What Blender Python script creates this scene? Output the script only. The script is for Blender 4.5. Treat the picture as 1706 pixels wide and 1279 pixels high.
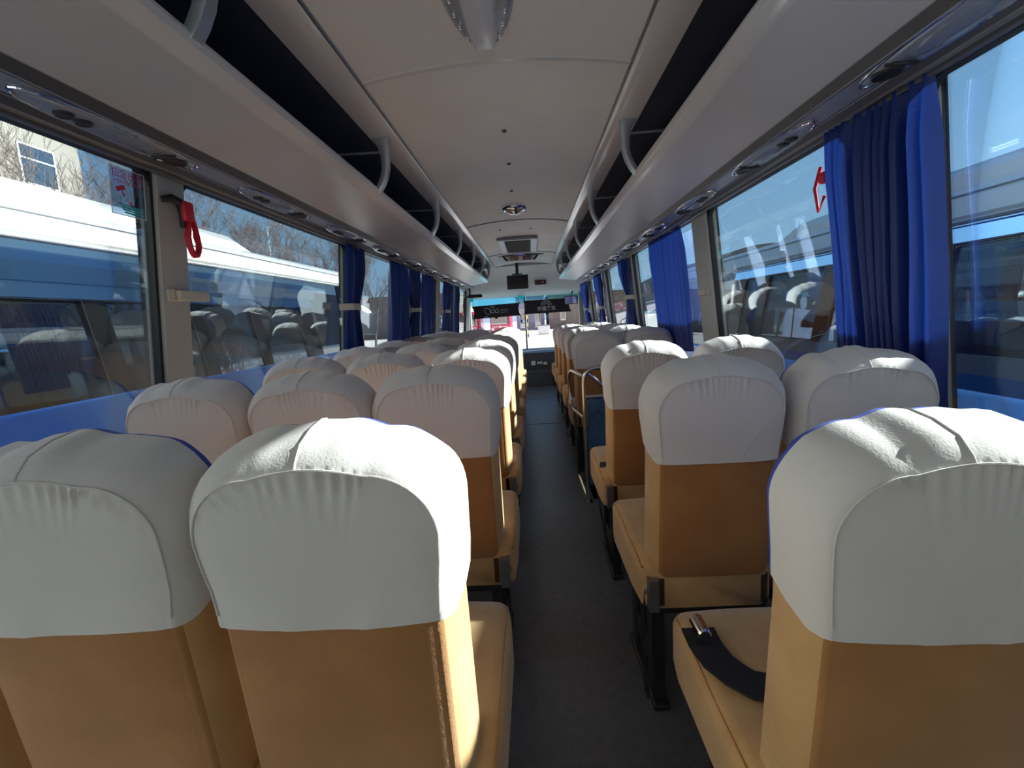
import bpy, bmesh, math, random
from mathutils import Vector, Matrix
random.seed(7)
S = bpy.context.scene
for o in list(bpy.data.objects): bpy.data.objects.remove(o)

# ---------------------------------------------------------------- camera
F = 800.0
vp = (884.0, 525.0); roll = 0.053
d = Vector((vp[0]-853.0, -(vp[1]-639.5), F)).normalized()       # travel direction in camera axes (x right, y up, z forward)
u = Vector((-math.sin(roll), math.cos(roll), 0)); u = (u - d*u.dot(d)).normalized()
r = u.cross(d)
cd = bpy.data.cameras.new('camera'); cam = bpy.data.objects.new('camera', cd); S.collection.objects.link(cam)
cd.sensor_fit = 'HORIZONTAL'; cd.sensor_width = 36.0; cd.lens = 36.0*F/1706.0; cd.clip_start = 0.02; cd.clip_end = 2000
# world X,Y,Z axes expressed in camera axes -> blender camera looks down -Z
m3 = Matrix(((r.x, r.y, -r.z), (d.x, d.y, -d.z), (u.x, u.y, -u.z)))
cam.matrix_world = Matrix.Translation((0.085, 0, 1.30)) @ m3.to_4x4()
S.camera = cam

# ---------------------------------------------------------------- sky, sun, exposure
SUN = Vector((1.0, 0.17, 0.48)).normalized()
W = bpy.data.worlds.new('sky'); S.world = W; W.use_nodes = True
nt = W.node_tree; nt.nodes.clear()
tcw = nt.nodes.new('ShaderNodeTexCoord'); sep = nt.nodes.new('ShaderNodeSeparateXYZ'); nt.links.new(tcw.outputs['Generated'], sep.inputs[0])
rampz = nt.nodes.new('ShaderNodeValToRGB'); nt.links.new(sep.outputs[2], rampz.inputs[0])
e_ = rampz.color_ramp.elements
e_[0].position = 0.0; e_[0].color = (.50, .68, .80, 1); e_[1].position = .9; e_[1].color = (.10, .22, .52, 1)
q_ = rampz.color_ramp.elements.new(.12); q_.color = (.36, .60, .84, 1)
q_ = rampz.color_ramp.elements.new(.40); q_.color = (.20, .42, .72, 1)
# paler towards the sun, deeper blue opposite it
dotn = nt.nodes.new('ShaderNodeVectorMath'); dotn.operation = 'DOT_PRODUCT'; dotn.inputs[1].default_value = tuple(SUN)
nt.links.new(tcw.outputs['Generated'], dotn.inputs[0])
mrs = nt.nodes.new('ShaderNodeMapRange'); mrs.inputs[1].default_value = -1; mrs.inputs[2].default_value = 1; mrs.inputs[3].default_value = .72; mrs.inputs[4].default_value = 1.38
nt.links.new(dotn.outputs['Value'], mrs.inputs[0])
mulw = nt.nodes.new('ShaderNodeVectorMath'); mulw.operation = 'SCALE'; nt.links.new(rampz.outputs[0], mulw.inputs[0]); nt.links.new(mrs.outputs[0], mulw.inputs['Scale'])
bg = nt.nodes.new('ShaderNodeBackground'); bg.inputs[1].default_value = 1.0
wo = nt.nodes.new('ShaderNodeOutputWorld')
# unseen warm glow added behind the bus to light the seat backs
mrb = nt.nodes.new('ShaderNodeMapRange'); mrb.inputs[1].default_value = -.15; mrb.inputs[2].default_value = -.8; mrb.inputs[3].default_value = 0; mrb.inputs[4].default_value = 1
nt.links.new(sep.outputs[1], mrb.inputs[0])
mixw = nt.nodes.new('ShaderNodeMix'); mixw.data_type = 'RGBA'; nt.links.new(mrb.outputs[0], mixw.inputs[0]); nt.links.new(mulw.outputs[0], mixw.inputs[6]); mixw.inputs[7].default_value = (1.0, .87, .77, 1)
nt.links.new(mixw.outputs[2], bg.inputs[0]); nt.links.new(bg.outputs[0], wo.inputs[0])
sl = bpy.data.lights.new('sun', 'SUN'); so = bpy.data.objects.new('sun', sl); S.collection.objects.link(so)
sl.energy = 19.0; sl.angle = math.radians(0.6); sl.color = (1.0, 0.95, 0.87)
so.rotation_euler = SUN.to_track_quat('Z', 'Y').to_euler(); so.location = (6, 0, 6)
S.view_settings.view_transform = 'Standard'; S.view_settings.look = 'None'
S.view_settings.gamma = 1; S.view_settings.use_curve_mapping = False
S.view_settings.exposure = 0.25
S.cycles.use_denoising = True
S.cycles.max_bounces = 12; S.cycles.diffuse_bounces = 8; S.cycles.transparent_max_bounces = 24

# ---------------------------------------------------------------- materials
def mat(name, col, rough=0.6, metal=0.0, noise=0.0, nscale=40.0, bump=0.0, bscale=200.0, spec=0.5, col2=None, trans=0.0, sheen=0.0, ani=None, coat=0.0):
    m = bpy.data.materials.new(name); m.use_nodes = True; t = m.node_tree; N = t.nodes; L = t.links
    b = N['Principled BSDF']; out = N['Material Output']
    b.inputs['Base Color'].default_value = (*col, 1); b.inputs['Roughness'].default_value = rough
    b.inputs['Metallic'].default_value = metal; b.inputs['Specular IOR Level'].default_value = spec
    if sheen: b.inputs['Sheen Weight'].default_value = sheen
    if coat: b.inputs['Coat Weight'].default_value = coat; b.inputs['Coat Roughness'].default_value = 0.08
    tc = N.new('ShaderNodeTexCoord')
    if noise or col2:
        mp = N.new('ShaderNodeMapping'); L.new(tc.outputs['Object'], mp.inputs[0])
        if ani: mp.inputs['Scale'].default_value = ani
        n = N.new('ShaderNodeTexNoise'); n.inputs['Scale'].default_value = nscale; n.inputs['Detail'].default_value = 6
        L.new(mp.outputs[0], n.inputs['Vector'])
        mx = N.new('ShaderNodeMix'); mx.data_type = 'RGBA'
        c2 = col2 or tuple(c*(1-noise) for c in col)
        mx.inputs[6].default_value = (*col, 1); mx.inputs[7].default_value = (*c2, 1)
        rp = N.new('ShaderNodeMapRange'); rp.inputs[1].default_value = .35; rp.inputs[2].default_value = .65
        L.new(n.outputs[0], rp.inputs[0]); L.new(rp.outputs[0], mx.inputs[0]); L.new(mx.outputs[2], b.inputs['Base Color'])
    if bump:
        n = N.new('ShaderNodeTexNoise'); n.inputs['Scale'].default_value = bscale; n.inputs['Detail'].default_value = 4
        L.new(tc.outputs['Object'], n.inputs['Vector'])
        bp = N.new('ShaderNodeBump'); bp.inputs['Strength'].default_value = bump; bp.inputs['Distance'].default_value = 0.01
        L.new(n.outputs[0], bp.inputs['Height']); L.new(bp.outputs[0], b.inputs['Normal'])
    if trans:
        tr = N.new('ShaderNodeBsdfTranslucent'); tr.inputs[0].default_value = (*[min(1, c*1.6) for c in col], 1)
        ms = N.new('ShaderNodeMixShader'); ms.inputs[0].default_value = trans
        L.new(b.outputs[0], ms.inputs[1]); L.new(tr.outputs[0], ms.inputs[2]); L.new(ms.outputs[0], out.inputs[0])
    return m

def glass(name, tint, refl=0.04, gmul=0.9, rough=0.0):
    m = bpy.data.materials.new(name); m.use_nodes = True; t = m.node_tree; N = t.nodes; L = t.links
    N.remove(N['Principled BSDF']); out = N['Material Output']
    tr = N.new('ShaderNodeBsdfTransparent'); tr.inputs[0].default_value = (*tint, 1)
    gl = N.new('ShaderNodeBsdfGlossy'); gl.inputs['Roughness'].default_value = rough
    lw = N.new('ShaderNodeLayerWeight'); lw.inputs[0].default_value = 0.25
    mr = N.new('ShaderNodeMapRange'); mr.inputs[3].default_value = refl; mr.inputs[4].default_value = gmul
    L.new(lw.outputs['Fresnel'], mr.inputs[0])
    ms = N.new('ShaderNodeMixShader'); L.new(mr.outputs[0], ms.inputs[0])
    L.new(tr.outputs[0], ms.inputs[1]); L.new(gl.outputs[0], ms.inputs[2]); L.new(ms.outputs[0], out.inputs[0])
    return m

M = {}
M['cover'] = mat('white_cloth', (.64, .60, .57), .9, noise=.06, nscale=5, bump=.10, bscale=260, sheen=.2, spec=.2)
M['blue_lining'] = mat('blue_lining', (.03, .07, .42), .8)
M['tan'] = mat('tan_fabric', (.40, .185, .06), .85, col2=(.34, .15, .045), nscale=7, bump=.14, bscale=220, sheen=.3, spec=.25)  # seat fabric darkened, shade on the seat backs put into the colour
M['tan_lit'] = mat('tan_lit_fabric', (.56, .34, .145), .85, col2=(.48, .28, .11), nscale=10, bump=.14, bscale=220, sheen=.3, spec=.25)  # same fabric painted lighter, sunlight on sides and cushion put into the colour
M['black_plastic'] = mat('black_plastic', (.018, .018, .02), .45)
M['black_metal'] = mat('black_metal', (.03, .03, .032), .4, metal=.3)
M['grey_metal'] = mat('grey_metal', (.25, .25, .26), .35, metal=.8)
M['chrome'] = mat('chrome', (.75, .75, .76), .12, metal=1.0)
M['steel'] = mat('stainless_steel', (.62, .60, .56), .22, metal=1.0)
M['belt'] = mat('black_webbing', (.012, .013, .018), .55, spec=.4)
M['ceiling'] = mat('ceiling_vinyl', (.80, .77, .73), .5, noise=.08, nscale=2.5, bump=.08, bscale=300, spec=.4)
M['rack'] = mat('rack_plastic', (.60, .575, .555), .30, noise=.05, nscale=3, spec=.5)
M['rack_lip'] = mat('rack_lip_plastic', (.68, .66, .635), .14, spec=.6)
M['navy'] = mat('navy_carpet', (.025, .028, .05), .9, bump=.4, bscale=400)
M['strip'] = mat('service_strip_plastic', (.30, .33, .40), .35)
M['strip_dark'] = mat('dark_strip', (.08, .075, .08), .5)
M['panel'] = mat('silver_plastic', (.42, .44, .48), .25, metal=.4)
M['lens'] = mat('smoky_lens', (.22, .25, .32), .12, spec=.6)
M['wall'] = mat('wall_plastic', (.47, .47, .43), .5, noise=.06, nscale=5)
M['seal'] = mat('black_rubber', (.012, .012, .014), .5)
M['floor'] = mat('floor_vinyl', (.14, .14, .145), .30, col2=(.11, .11, .118), nscale=30, bump=.25, bscale=120, spec=.5)
M['exterior_white'] = mat('bus_white_paint', (.52, .52, .48), .25, noise=.05, nscale=1.2, coat=.3)
M['exterior_blue'] = mat('bus_blue_paint', (.05, .22, .62), .25, col2=(.20, .45, .80), nscale=.9, coat=.4)
M['curtain'] = mat('blue_curtain', (.008, .032, .19), .38, trans=.11, spec=.5, bump=.15, bscale=120)
M['strap'] = mat('cream_strap', (.62, .60, .50), .7)
M['red'] = mat('red_plastic', (.65, .02, .04), .35)
M['dash'] = mat('dash_plastic', (.06, .06, .07), .5)
M['shade'] = mat('sunshade_fabric', (.045, .03, .04), .8)
M['print'] = mat('white_print', (.75, .73, .72), .6)
M['screen'] = mat('black_screen', (.004, .004, .006), .12)
M['white_plastic'] = mat('white_plastic', (.75, .74, .72), .35)
M['asphalt'] = mat('pale_concrete', (.60, .58, .54), .9, noise=.18, nscale=.6, bump=.2, bscale=30)
M['header'] = mat('header_plastic', (.36, .35, .34), .45)
M['roof_blue'] = mat('light_blue_roof_paint', (.16, .38, .72), .25, coat=.3)
M['bark'] = mat('bark', (.075, .058, .050), .9)
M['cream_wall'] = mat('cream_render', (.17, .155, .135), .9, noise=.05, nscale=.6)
M['bluegrey_wall'] = mat('bluegrey_cladding', (.32, .36, .50), .7, noise=.12, nscale=.8, ani=(1, 1, .05))
M['red_paint'] = mat('red_bus_paint', (.55, .02, .06), .25, coat=.4)
M['hill'] = mat('hill_scrub', (.20, .24, .26), 1.0, noise=.3, nscale=.03)
M['yellow'] = mat('yellow_paint', (.75, .5, .05), .5)
M['cyan'] = mat('cyan_plastic', (.03, .60, .95), .4, trans=.9)
M['win_glass'] = glass('window_glass', (.86, .93, .96), .045, .55)
M['screen_glass'] = glass('windscreen_glass', (.90, .93, .98), .03, .5)
M['tint_glass'] = glass('cyan_tinted_glass', (.45, .80, .90), .05, .5)
M['bus_glass'] = glass('coach_side_glass', (.015, .025, .05), .44, .85)
M['film'] = glass('sticker_film', (.72, .82, .93), .04, .3)
M['pink_print'] = mat('magenta_print', (.62, .03, .16), .6)
M['teal_print'] = mat('teal_print', (.02, .50, .52), .6)
M['cabin_dark'] = mat('dark_cabin', (.03, .035, .045), .8)
M['clear_plastic'] = mat('frosted_lamp_plastic', (.62, .64, .68), .18, spec=.7)
M['red_led'] = mat('dark_red_display', (.10, .004, .008), .2)
M['panel_blue'] = mat('blue_patterned_panel', (.03, .09, .17), .3, col2=(.05, .13, .24), nscale=12)

# ---------------------------------------------------------------- helpers
COL = S.collection
def tag(o, label=None, cat=None, group=None, kind=None):
    if label: o['label'] = label
    if cat: o['category'] = cat
    if group: o['group'] = group
    if kind: o['kind'] = kind
    return o
def empty(name, loc=(0, 0, 0), label=None, cat=None, group=None, rz=0):
    o = bpy.data.objects.new(name, None); COL.objects.link(o); o.location = loc; o.rotation_euler = (0, 0, rz)
    o.empty_display_size = .1
    return tag(o, label, cat, group)
class MB:
    def __init__(s): s.v = []; s.f = []; s.m = []
    def add(s, vs, fs, mi=0):
        k = len(s.v); s.v += [tuple(v) for v in vs]; s.f += [tuple(i+k for i in f) for f in fs]; s.m += [mi]*len(fs); return s
    def box(s, x0, x1, y0, y1, z0, z1, mi=0):
        v = [(x, y, z) for x in (x0, x1) for y in (y0, y1) for z in (z0, z1)]
        return s.add(v, [(0, 1, 3, 2), (4, 6, 7, 5), (0, 4, 5, 1), (2, 3, 7, 6), (0, 2, 6, 4), (1, 5, 7, 3)], mi)
    def prism(s, prof, y0, y1, mi=0, closed=True):          # profile (x,z) extruded along Y
        n = len(prof); v = [(x, y0, z) for x, z in prof]+[(x, y1, z) for x, z in prof]
        f = [(i, (i+1) % n, n+(i+1) % n, n+i) for i in range(n if closed else n-1)]
        if closed: f += [tuple(range(n))[::-1], tuple(range(n, 2*n))]
        return s.add(v, f, mi)
    def tube(s, path, rad, seg=8, mi=0, caps=True):
        P = [Vector(p) for p in path]; rr = rad if isinstance(rad, (list, tuple)) else [rad]*len(P)
        vs = []; up = None
        for i, p in enumerate(P):
            t = (P[min(i+1, len(P)-1)]-P[max(i-1, 0)]).normalized()
            if up is None: up = t.orthogonal().normalized()
            a = (up - t*up.dot(t)); a = a.normalized() if a.length > 1e-6 else t.orthogonal().normalized()
            up = a; b = t.cross(a)
            for k in range(seg):
                w = 2*math.pi*k/seg; vs.append(p+(a*math.cos(w)+b*math.sin(w))*rr[i])
        fs = [(i*seg+k, i*seg+(k+1) % seg, (i+1)*seg+(k+1) % seg, (i+1)*seg+k) for i in range(len(P)-1) for k in range(seg)]
        if caps: fs += [tuple(range(seg))[::-1], tuple(range((len(P)-1)*seg, len(P)*seg))]
        return s.add(vs, fs, mi)
    def lathe(s, prof, c=(0, 0, 0), seg=24, mi=0, sx=1, sy=1, axis='z'):    # prof (r,h)
        vs = []
        for rr, h in prof:
            for k in range(seg):
                w = 2*math.pi*k/seg; q = (rr*math.cos(w)*sx, rr*math.sin(w)*sy, h)
                if axis == 'y': q = (q[0], h, q[1])
                if axis == 'x': q = (h, q[0], q[1])
                vs.append((c[0]+q[0], c[1]+q[1], c[2]+q[2]))
        n = len(prof)
        fs = [(i*seg+k, i*seg+(k+1) % seg, (i+1)*seg+(k+1) % seg, (i+1)*seg+k) for i in range(n-1) for k in range(seg)]
        fs += [tuple(range(seg))[::-1], tuple(range((n-1)*seg, n*seg))]
        return s.add(vs, fs, mi)
    def build(s, name, mats, parent=None, smooth=False, bevel=0, ang=40, fix=True, segs=2):
        me = bpy.data.meshes.new(name); me.from_pydata(s.v, [], s.f)
        if not isinstance(mats, (list, tuple)): mats = [mats]
        for m in mats: me.materials.append(m)
        me.polygons.foreach_set('material_index', s.m)
        bm = bmesh.new(); bm.from_mesh(me)
        if fix: bmesh.ops.recalc_face_normals(bm, faces=bm.faces)
        if bevel:
            es = [e for e in bm.edges if len(e.link_faces) == 2 and e.calc_face_angle(0) > math.radians(30)]
            bmesh.ops.bevel(bm, geom=es, offset=bevel, segments=segs, affect='EDGES', profile=.5, clamp_overlap=True)
        if smooth:
            for f in bm.faces: f.smooth = True
            for e in bm.edges:
                if len(e.link_faces) == 2 and e.calc_face_angle(0) > math.radians(ang): e.smooth = False
        bm.to_mesh(me); bm.free()
        o = bpy.data.objects.new(name, me); COL.objects.link(o)
        if parent: o.parent = parent
        return o
def struct(o): o['kind'] = 'structure'; return o
def copy_tree(o, parent=None):
    c = o.copy(); COL.objects.link(c); c.parent = parent
    for ch in list(o.children): copy_tree(ch, c)
    return c
def text_mesh(body, size, mtx, name, material, parent=None, extrude=.002, bold=0.0, sx=1.0):
    cu = bpy.data.curves.new('txt', 'FONT'); cu.body = body; cu.size = size; cu.extrude = extrude; cu.offset = bold
    cu.align_x = 'CENTER'; cu.align_y = 'CENTER'; cu.resolution_u = 3
    to = bpy.data.objects.new('txt', cu); COL.objects.link(to)
    bpy.context.view_layer.update()
    me = bpy.data.meshes.new_from_object(to.evaluated_get(bpy.context.evaluated_depsgraph_get()))
    bpy.data.objects.remove(to); bpy.data.curves.remove(cu)
    me.transform(mtx @ Matrix.Diagonal((sx, 1, 1, 1)))
    me.materials.clear(); me.materials.append(material)
    o = bpy.data.objects.new(name, me); COL.objects.link(o)
    if parent: o.parent = parent
    return o

ZG = -0.95       # ground
YB, YF = -1.35, 10.4
def wx(z):       # inner half width of the body at height z
    return 1.275 if z < .8 else 1.275 - .105*(z-.8)/1.05

# ================================================================ SETTING: the coach body
# floor with the door well (x .46..1.27, y 3.24..3.74)
b = MB()
b.box(-1.275, .46, YB, 8.8, -.06, 0); b.box(.46, 1.275, YB, 3.24, -.06, 0); b.box(.46, 1.275, 3.74, 8.8, -.06, 0)
b.box(-1.275, 1.275, 8.8, YF, -.40, -.32)
b.box(-1.275, 1.275, 8.76, 8.8, -.40, 0)
fl = struct(b.build('floor', M['floor']))
b = MB()
b.box(.46, 1.275, 3.24, 3.74, -.62, -.58)
b.box(.44, .46, 3.22, 3.76, -.62, -.061); b.box(.46, 1.275, 3.22, 3.24, -.62, -.061); b.box(.46, 1.275, 3.74, 3.76, -.62, -.061)
b.box(.46, .72, 3.24, 3.74, -.58, -.22); b.box(.72, .98, 3.24, 3.74, -.58, -.40)
b.build('trim_1', M['black_metal'])['kind'] = 'structure'
# seams in the aisle vinyl
b = MB(); b.box(-.03, .40, 5.655, 5.668, 0, .002); b.box(-.03, .40, 7.4, 7.41, 0, .002)
struct(b.build('trim_2', M['seal']))

PIL_L = [(-.15, .05), (1.665, 1.80), (3.42, 3.62), (5.02, 5.27), (6.62, 6.84), (8.10, 8.32), (9.75, 10.4)]
PIL_R = [(-.15, .05), (1.44, 1.66), (3.04, 3.29), (5.20, 5.45), (7.00, 7.30), (9.00, 9.2), (9.95, 10.4)]
ZS, ZT = .80, 1.872
def wallmesh(sd, pil, name, hole=None):
    b = MB()
    def slab(y0, y1, z0, z1, ins=0.0, t=.055):
        a0, a1 = wx(z0)-ins, wx(z1)-ins
        q = [(sd*a0, z0), (sd*(wx(z0)+t), z0), (sd*(wx(z1)+t), z1), (sd*a1, z1)]
        b.prism(q, y0, y1)
    if hole:
        slab(YB, hole[0], -.06, ZS); slab(hole[1], YF, -.06, ZS)
    else: slab(YB, YF, -.06, ZS)
    slab(YB, YF, ZT, 2.05)
    slab(YB, -.9, ZS, ZT)
    for y0, y1 in pil: slab(y0, y1, ZS, ZT, .012)
    return struct(b.build(name, M['wall'], bevel=.004))
wl = wallmesh(-1, PIL_L, 'wall_left'); wr = wallmesh(1, PIL_R, 'wall_right', (3.24, 3.74))
# exterior skins (kept as part of the setting)
for sd, nm, hole in ((-1, 'wall_outer_left', None), (1, 'wall_outer_right', (3.24, 3.74))):
    b = MB(); x0, x1 = 1.335, 1.355
    for y0, y1 in ([(YB-.1, YF)] if not hole else [(YB-.1, hole[0]), (hole[1], YF)]):
        b.box(sd*x0, sd*x1, y0, y1, ZG+.35, .62, 0)
        b.box(sd*x0, sd*(x1-.001), y0, y1, .62, .78, 1)
    for y in (1.2, 7.6): b.lathe([(.0, -.13), (.30, -.13), (.44, -.12), (.46, 0), (.44, .0), (0, .0)], (sd*1.30, y, ZG+.46), axis='x', mi=2)
    struct(b.build(nm, [M['exterior_blue'], M['exterior_white'], M['seal']]))
# black outer glazing over the pillars, and the painted cant rail above
for sd, nm, pil in ((-1, 'left', PIL_L), (1, 'right', PIL_R)):
    b = MB()
    for y0, y1 in [(YB, -.9)]+pil:
        b.prism([(sd*(wx(ZS)+.057), ZS-.05), (sd*(wx(ZS)+.062), ZS-.05), (sd*(wx(ZT)+.062), ZT), (sd*(wx(ZT)+.057), ZT)], y0-.01, y1+.01)
    b.prism([(sd*(wx(ZT)+.057), ZT+.005), (sd*(wx(ZT)+.075), ZT+.01), (sd*(wx(2.1)+.075), 2.10), (sd*(wx(2.1)+.057), 2.10)], YB, YF, 1)
    struct(b.build('trim_outer_'+nm, [M['seal'], M['roof_blue']]))
# door leaf on the right
b = MB(); b.box(1.285, 1.325, 3.24, 3.74, -.62, .78)
struct(b.build('door_1', M['wall']))
b = MB(); b.box(-1.275, 1.275, YB-.06, YB, -.4, .95); b.box(-1.275, 1.275, YB-.06, YB, 2.02, 2.36); b.box(-1.275, -1.10, YB-.06, YB, .95, 2.02); b.box(1.10, 1.275, YB-.06, YB, .95, 2.02)
struct(b.build('wall_back', M['wall']))
b = MB(); b.box(-1.10, 1.10, YB-.035, YB-.030, .95, 2.02); o = struct(b.build('window_rear_added', M['win_glass']))  # unseen rear window, added to let light in onto the seat backs

# windows: rubber seal frames with one pane each
def window(sd, y0, y1, n):
    zt = ZT; zs = ZS
    b = MB(); t = .018
    def X(z, e): return sd*(wx(z)+e)
    def bar(ya, yb, za, zb):
        b.prism([(X(za, .002), za), (X(za, .03), za), (X(zb, .03), zb), (X(zb, .002), zb)], ya, yb)
    bar(y0, y1, zt-t, zt); bar(y0, y1, zs, zs+t*.8); bar(y0, y0+t*.7, zs+t*.8, zt-t); bar(y1-t*.7, y1, zs+t*.8, zt-t)
    for (yy, dy) in ((y0+t*.7, 1), (y1-t*.7, -1)):       # rounded upper corners
        c = .05; zt2 = zt-t
        pts = [(yy, zt2), (yy+dy*c, zt2)] + [(yy+dy*(c-c*math.sin(a)), zt2-c+c*math.cos(a)) for a in (math.pi/8, math.pi/4, 3*math.pi/8, math.pi/2)]
        v = [(X(z, .004), y, z) for y, z in pts]+[(X(z, .028), y, z) for y, z in pts]; k = len(pts)
        b.add(v, [tuple(range(k)), tuple(range(k, 2*k))[::-1]]+[(i, (i+1) % k, k+(i+1) % k, k+i) for i in range(k)])
    fr = struct(b.build('window_%d' % n, M['seal']))
    g = MB(); g.prism([(X(zs+.01, .014), zs+.01), (X(zs+.01, .018), zs+.01), (X(zt-.01, .018), zt-.01), (X(zt-.01, .014), zt-.01)], y0+.006, y1-.006)
    g.build('pane', M['win_glass'], fr)
    return fr
n = 1
for sd, pil in ((-1, PIL_L), (1, PIL_R)):
    ed = [-.9]+[q for p in pil for q in p]
    for i in range(0, len(ed)-1, 2):
        if ed[i+1]-ed[i] > .2: window(sd, ed[i], ed[i+1], n); n += 1

# ceiling: gently arched panels with seams
CY = [YB, .45, 1.93, 4.93, 7.35, 8.95]
b = MB()
def arch(x): return 2.245 - .045*(x/.505)**2
for i in range(len(CY)-1):
    y0, y1 = CY[i]+.004, CY[i+1]-.004
    xs = [-.505+1.01*k/12 for k in range(13)]
    v = [(x, y, arch(x)) for y in (y0, y1) for x in xs]+[(x, y, arch(x)+.03) for y in (y0, y1) for x in xs]
    f = [(k, k+1, 14+k, 13+k) for k in range(12)]+[(26+k, 39+k, 40+k, 27+k) for k in range(12)]
    f += [(k, 26+k, 27+k, k+1) for k in range(12)]+[(13+k, 14+k, 40+k, 39+k) for k in range(12)]+[(0, 13, 39, 26), (12, 38, 51, 25)]
    b.add(v, f)
struct(b.build('ceiling', M['ceiling'], smooth=True))
# roof shell above, and outside
b = MB()
xs = [-1.31+2.62*k/16 for k in range(17)]
def ro(x): return 2.50-.28*abs(x/1.31)**4
pr = [(x, ro(x)) for x in xs]+[(1.25, 2.04), (1.19, 2.05), (1.19, 2.12), (1.0, 2.34), (0, 2.40), (-1.0, 2.34), (-1.19, 2.12), (-1.19, 2.05), (-1.25, 2.04)]
b.prism(pr, YB-.1, YF+.15)
struct(b.build('roof', M['roof_blue'], smooth=True))
# seam battens across the ceiling
for i, (y, w, mm) in enumerate(((1.93, .022, 'rack_lip'), (4.93, .012, 'strip_dark'), (7.35, .010, 'strip_dark'), (8.95, .014, 'strip_dark'))):
    b = MB(); xs = [-.5+k/12 for k in range(13)]
    v = []
    for x in xs: v += [(x, y-w/2, arch(x)+.004), (x, y-w/2, arch(x)-.006), (x, y+w/2, arch(x)-.006), (x, y+w/2, arch(x)+.004)]
    f = [(4*k+j, 4*k+(j+1) % 4, 4*k+4+(j+1) % 4, 4*k+4+j) for k in range(12) for j in range(4)]+[(0, 1, 2, 3), (48, 51, 50, 49)]
    b.add(v, f); struct(b.build('trim_%d' % (3+i), M[mm], smooth=True))
# service strips and window headers: one profile per side
for sd, nm in ((-1, 'left'), (1, 'right')):
    b = MB()
    b.prism([(sd*.915, 1.868), (sd*.935, 1.842), (sd*.945, 1.842), (sd*.945, 1.90), (sd*.915, 1.90)], YB, 8.9, 1)
    b.prism([(sd*.945, 1.850), (sd*1.045, 1.853), (sd*1.045, 1.90), (sd*.945, 1.90)], YB, 8.9, 0)
    b.prism([(sd*1.045, 1.849), (sd*1.075, 1.838), (sd*1.075, 1.90), (sd*1.045, 1.90)], YB, 8.9, 1)
    b.prism([(sd*1.075, 1.852), (sd*1.120, 1.856), (sd*1.155, 1.870), (sd*1.155, 1.90), (sd*1.075, 1.90)], YB, 8.9, 2)
    struct(b.build('trim_service_'+nm, [M['strip'], M['strip_dark'], M['header']], bevel=.002))
# front bulkhead above the windscreen
b = MB()
prof = [(8.95, 2.20), (9.35, 2.10), (9.75, 1.93), (10.15, 1.77), (10.38, 1.70), (10.42, 1.76), (10.42, 2.30), (8.95, 2.30)]
k = len(prof)
v = [(x, y, z) for x in (-1.20, 1.20) for y, z in prof]
b.add(v, [tuple(range(k)), tuple(range(k, 2*k))[::-1]]+[(i, k+i, k+(i+1) % k, (i+1) % k) for i in range(k)])
struct(b.build('wall_front', M['ceiling'], smooth=True, ang=60))
# windscreen with posts
b = MB()
b.box(-1.275, -1.19, 10.32, 10.46, .35, 1.80); b.box(1.12, 1.275, 10.32, 10.46, .35, 1.80); b.box(-1.275, 1.275, 10.36, 10.46, -.4, .45)
b.box(-.045, -.005, 10.40, 10.44, .45, 1.75)
ws = struct(b.build('window_windscreen', M['wall'], bevel=.01))
g = MB(); g.box(-1.19, 1.12, 10.40, 10.405, .45, 1.56); g.build('pane', M['screen_glass'], ws)
g = MB(); g.box(-1.19, 1.12, 10.40, 10.405, 1.56, 1.80); g.build('tint_band', M['tint_glass'], ws)['label'] = 'cyan tinted top band of the windscreen'

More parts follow.
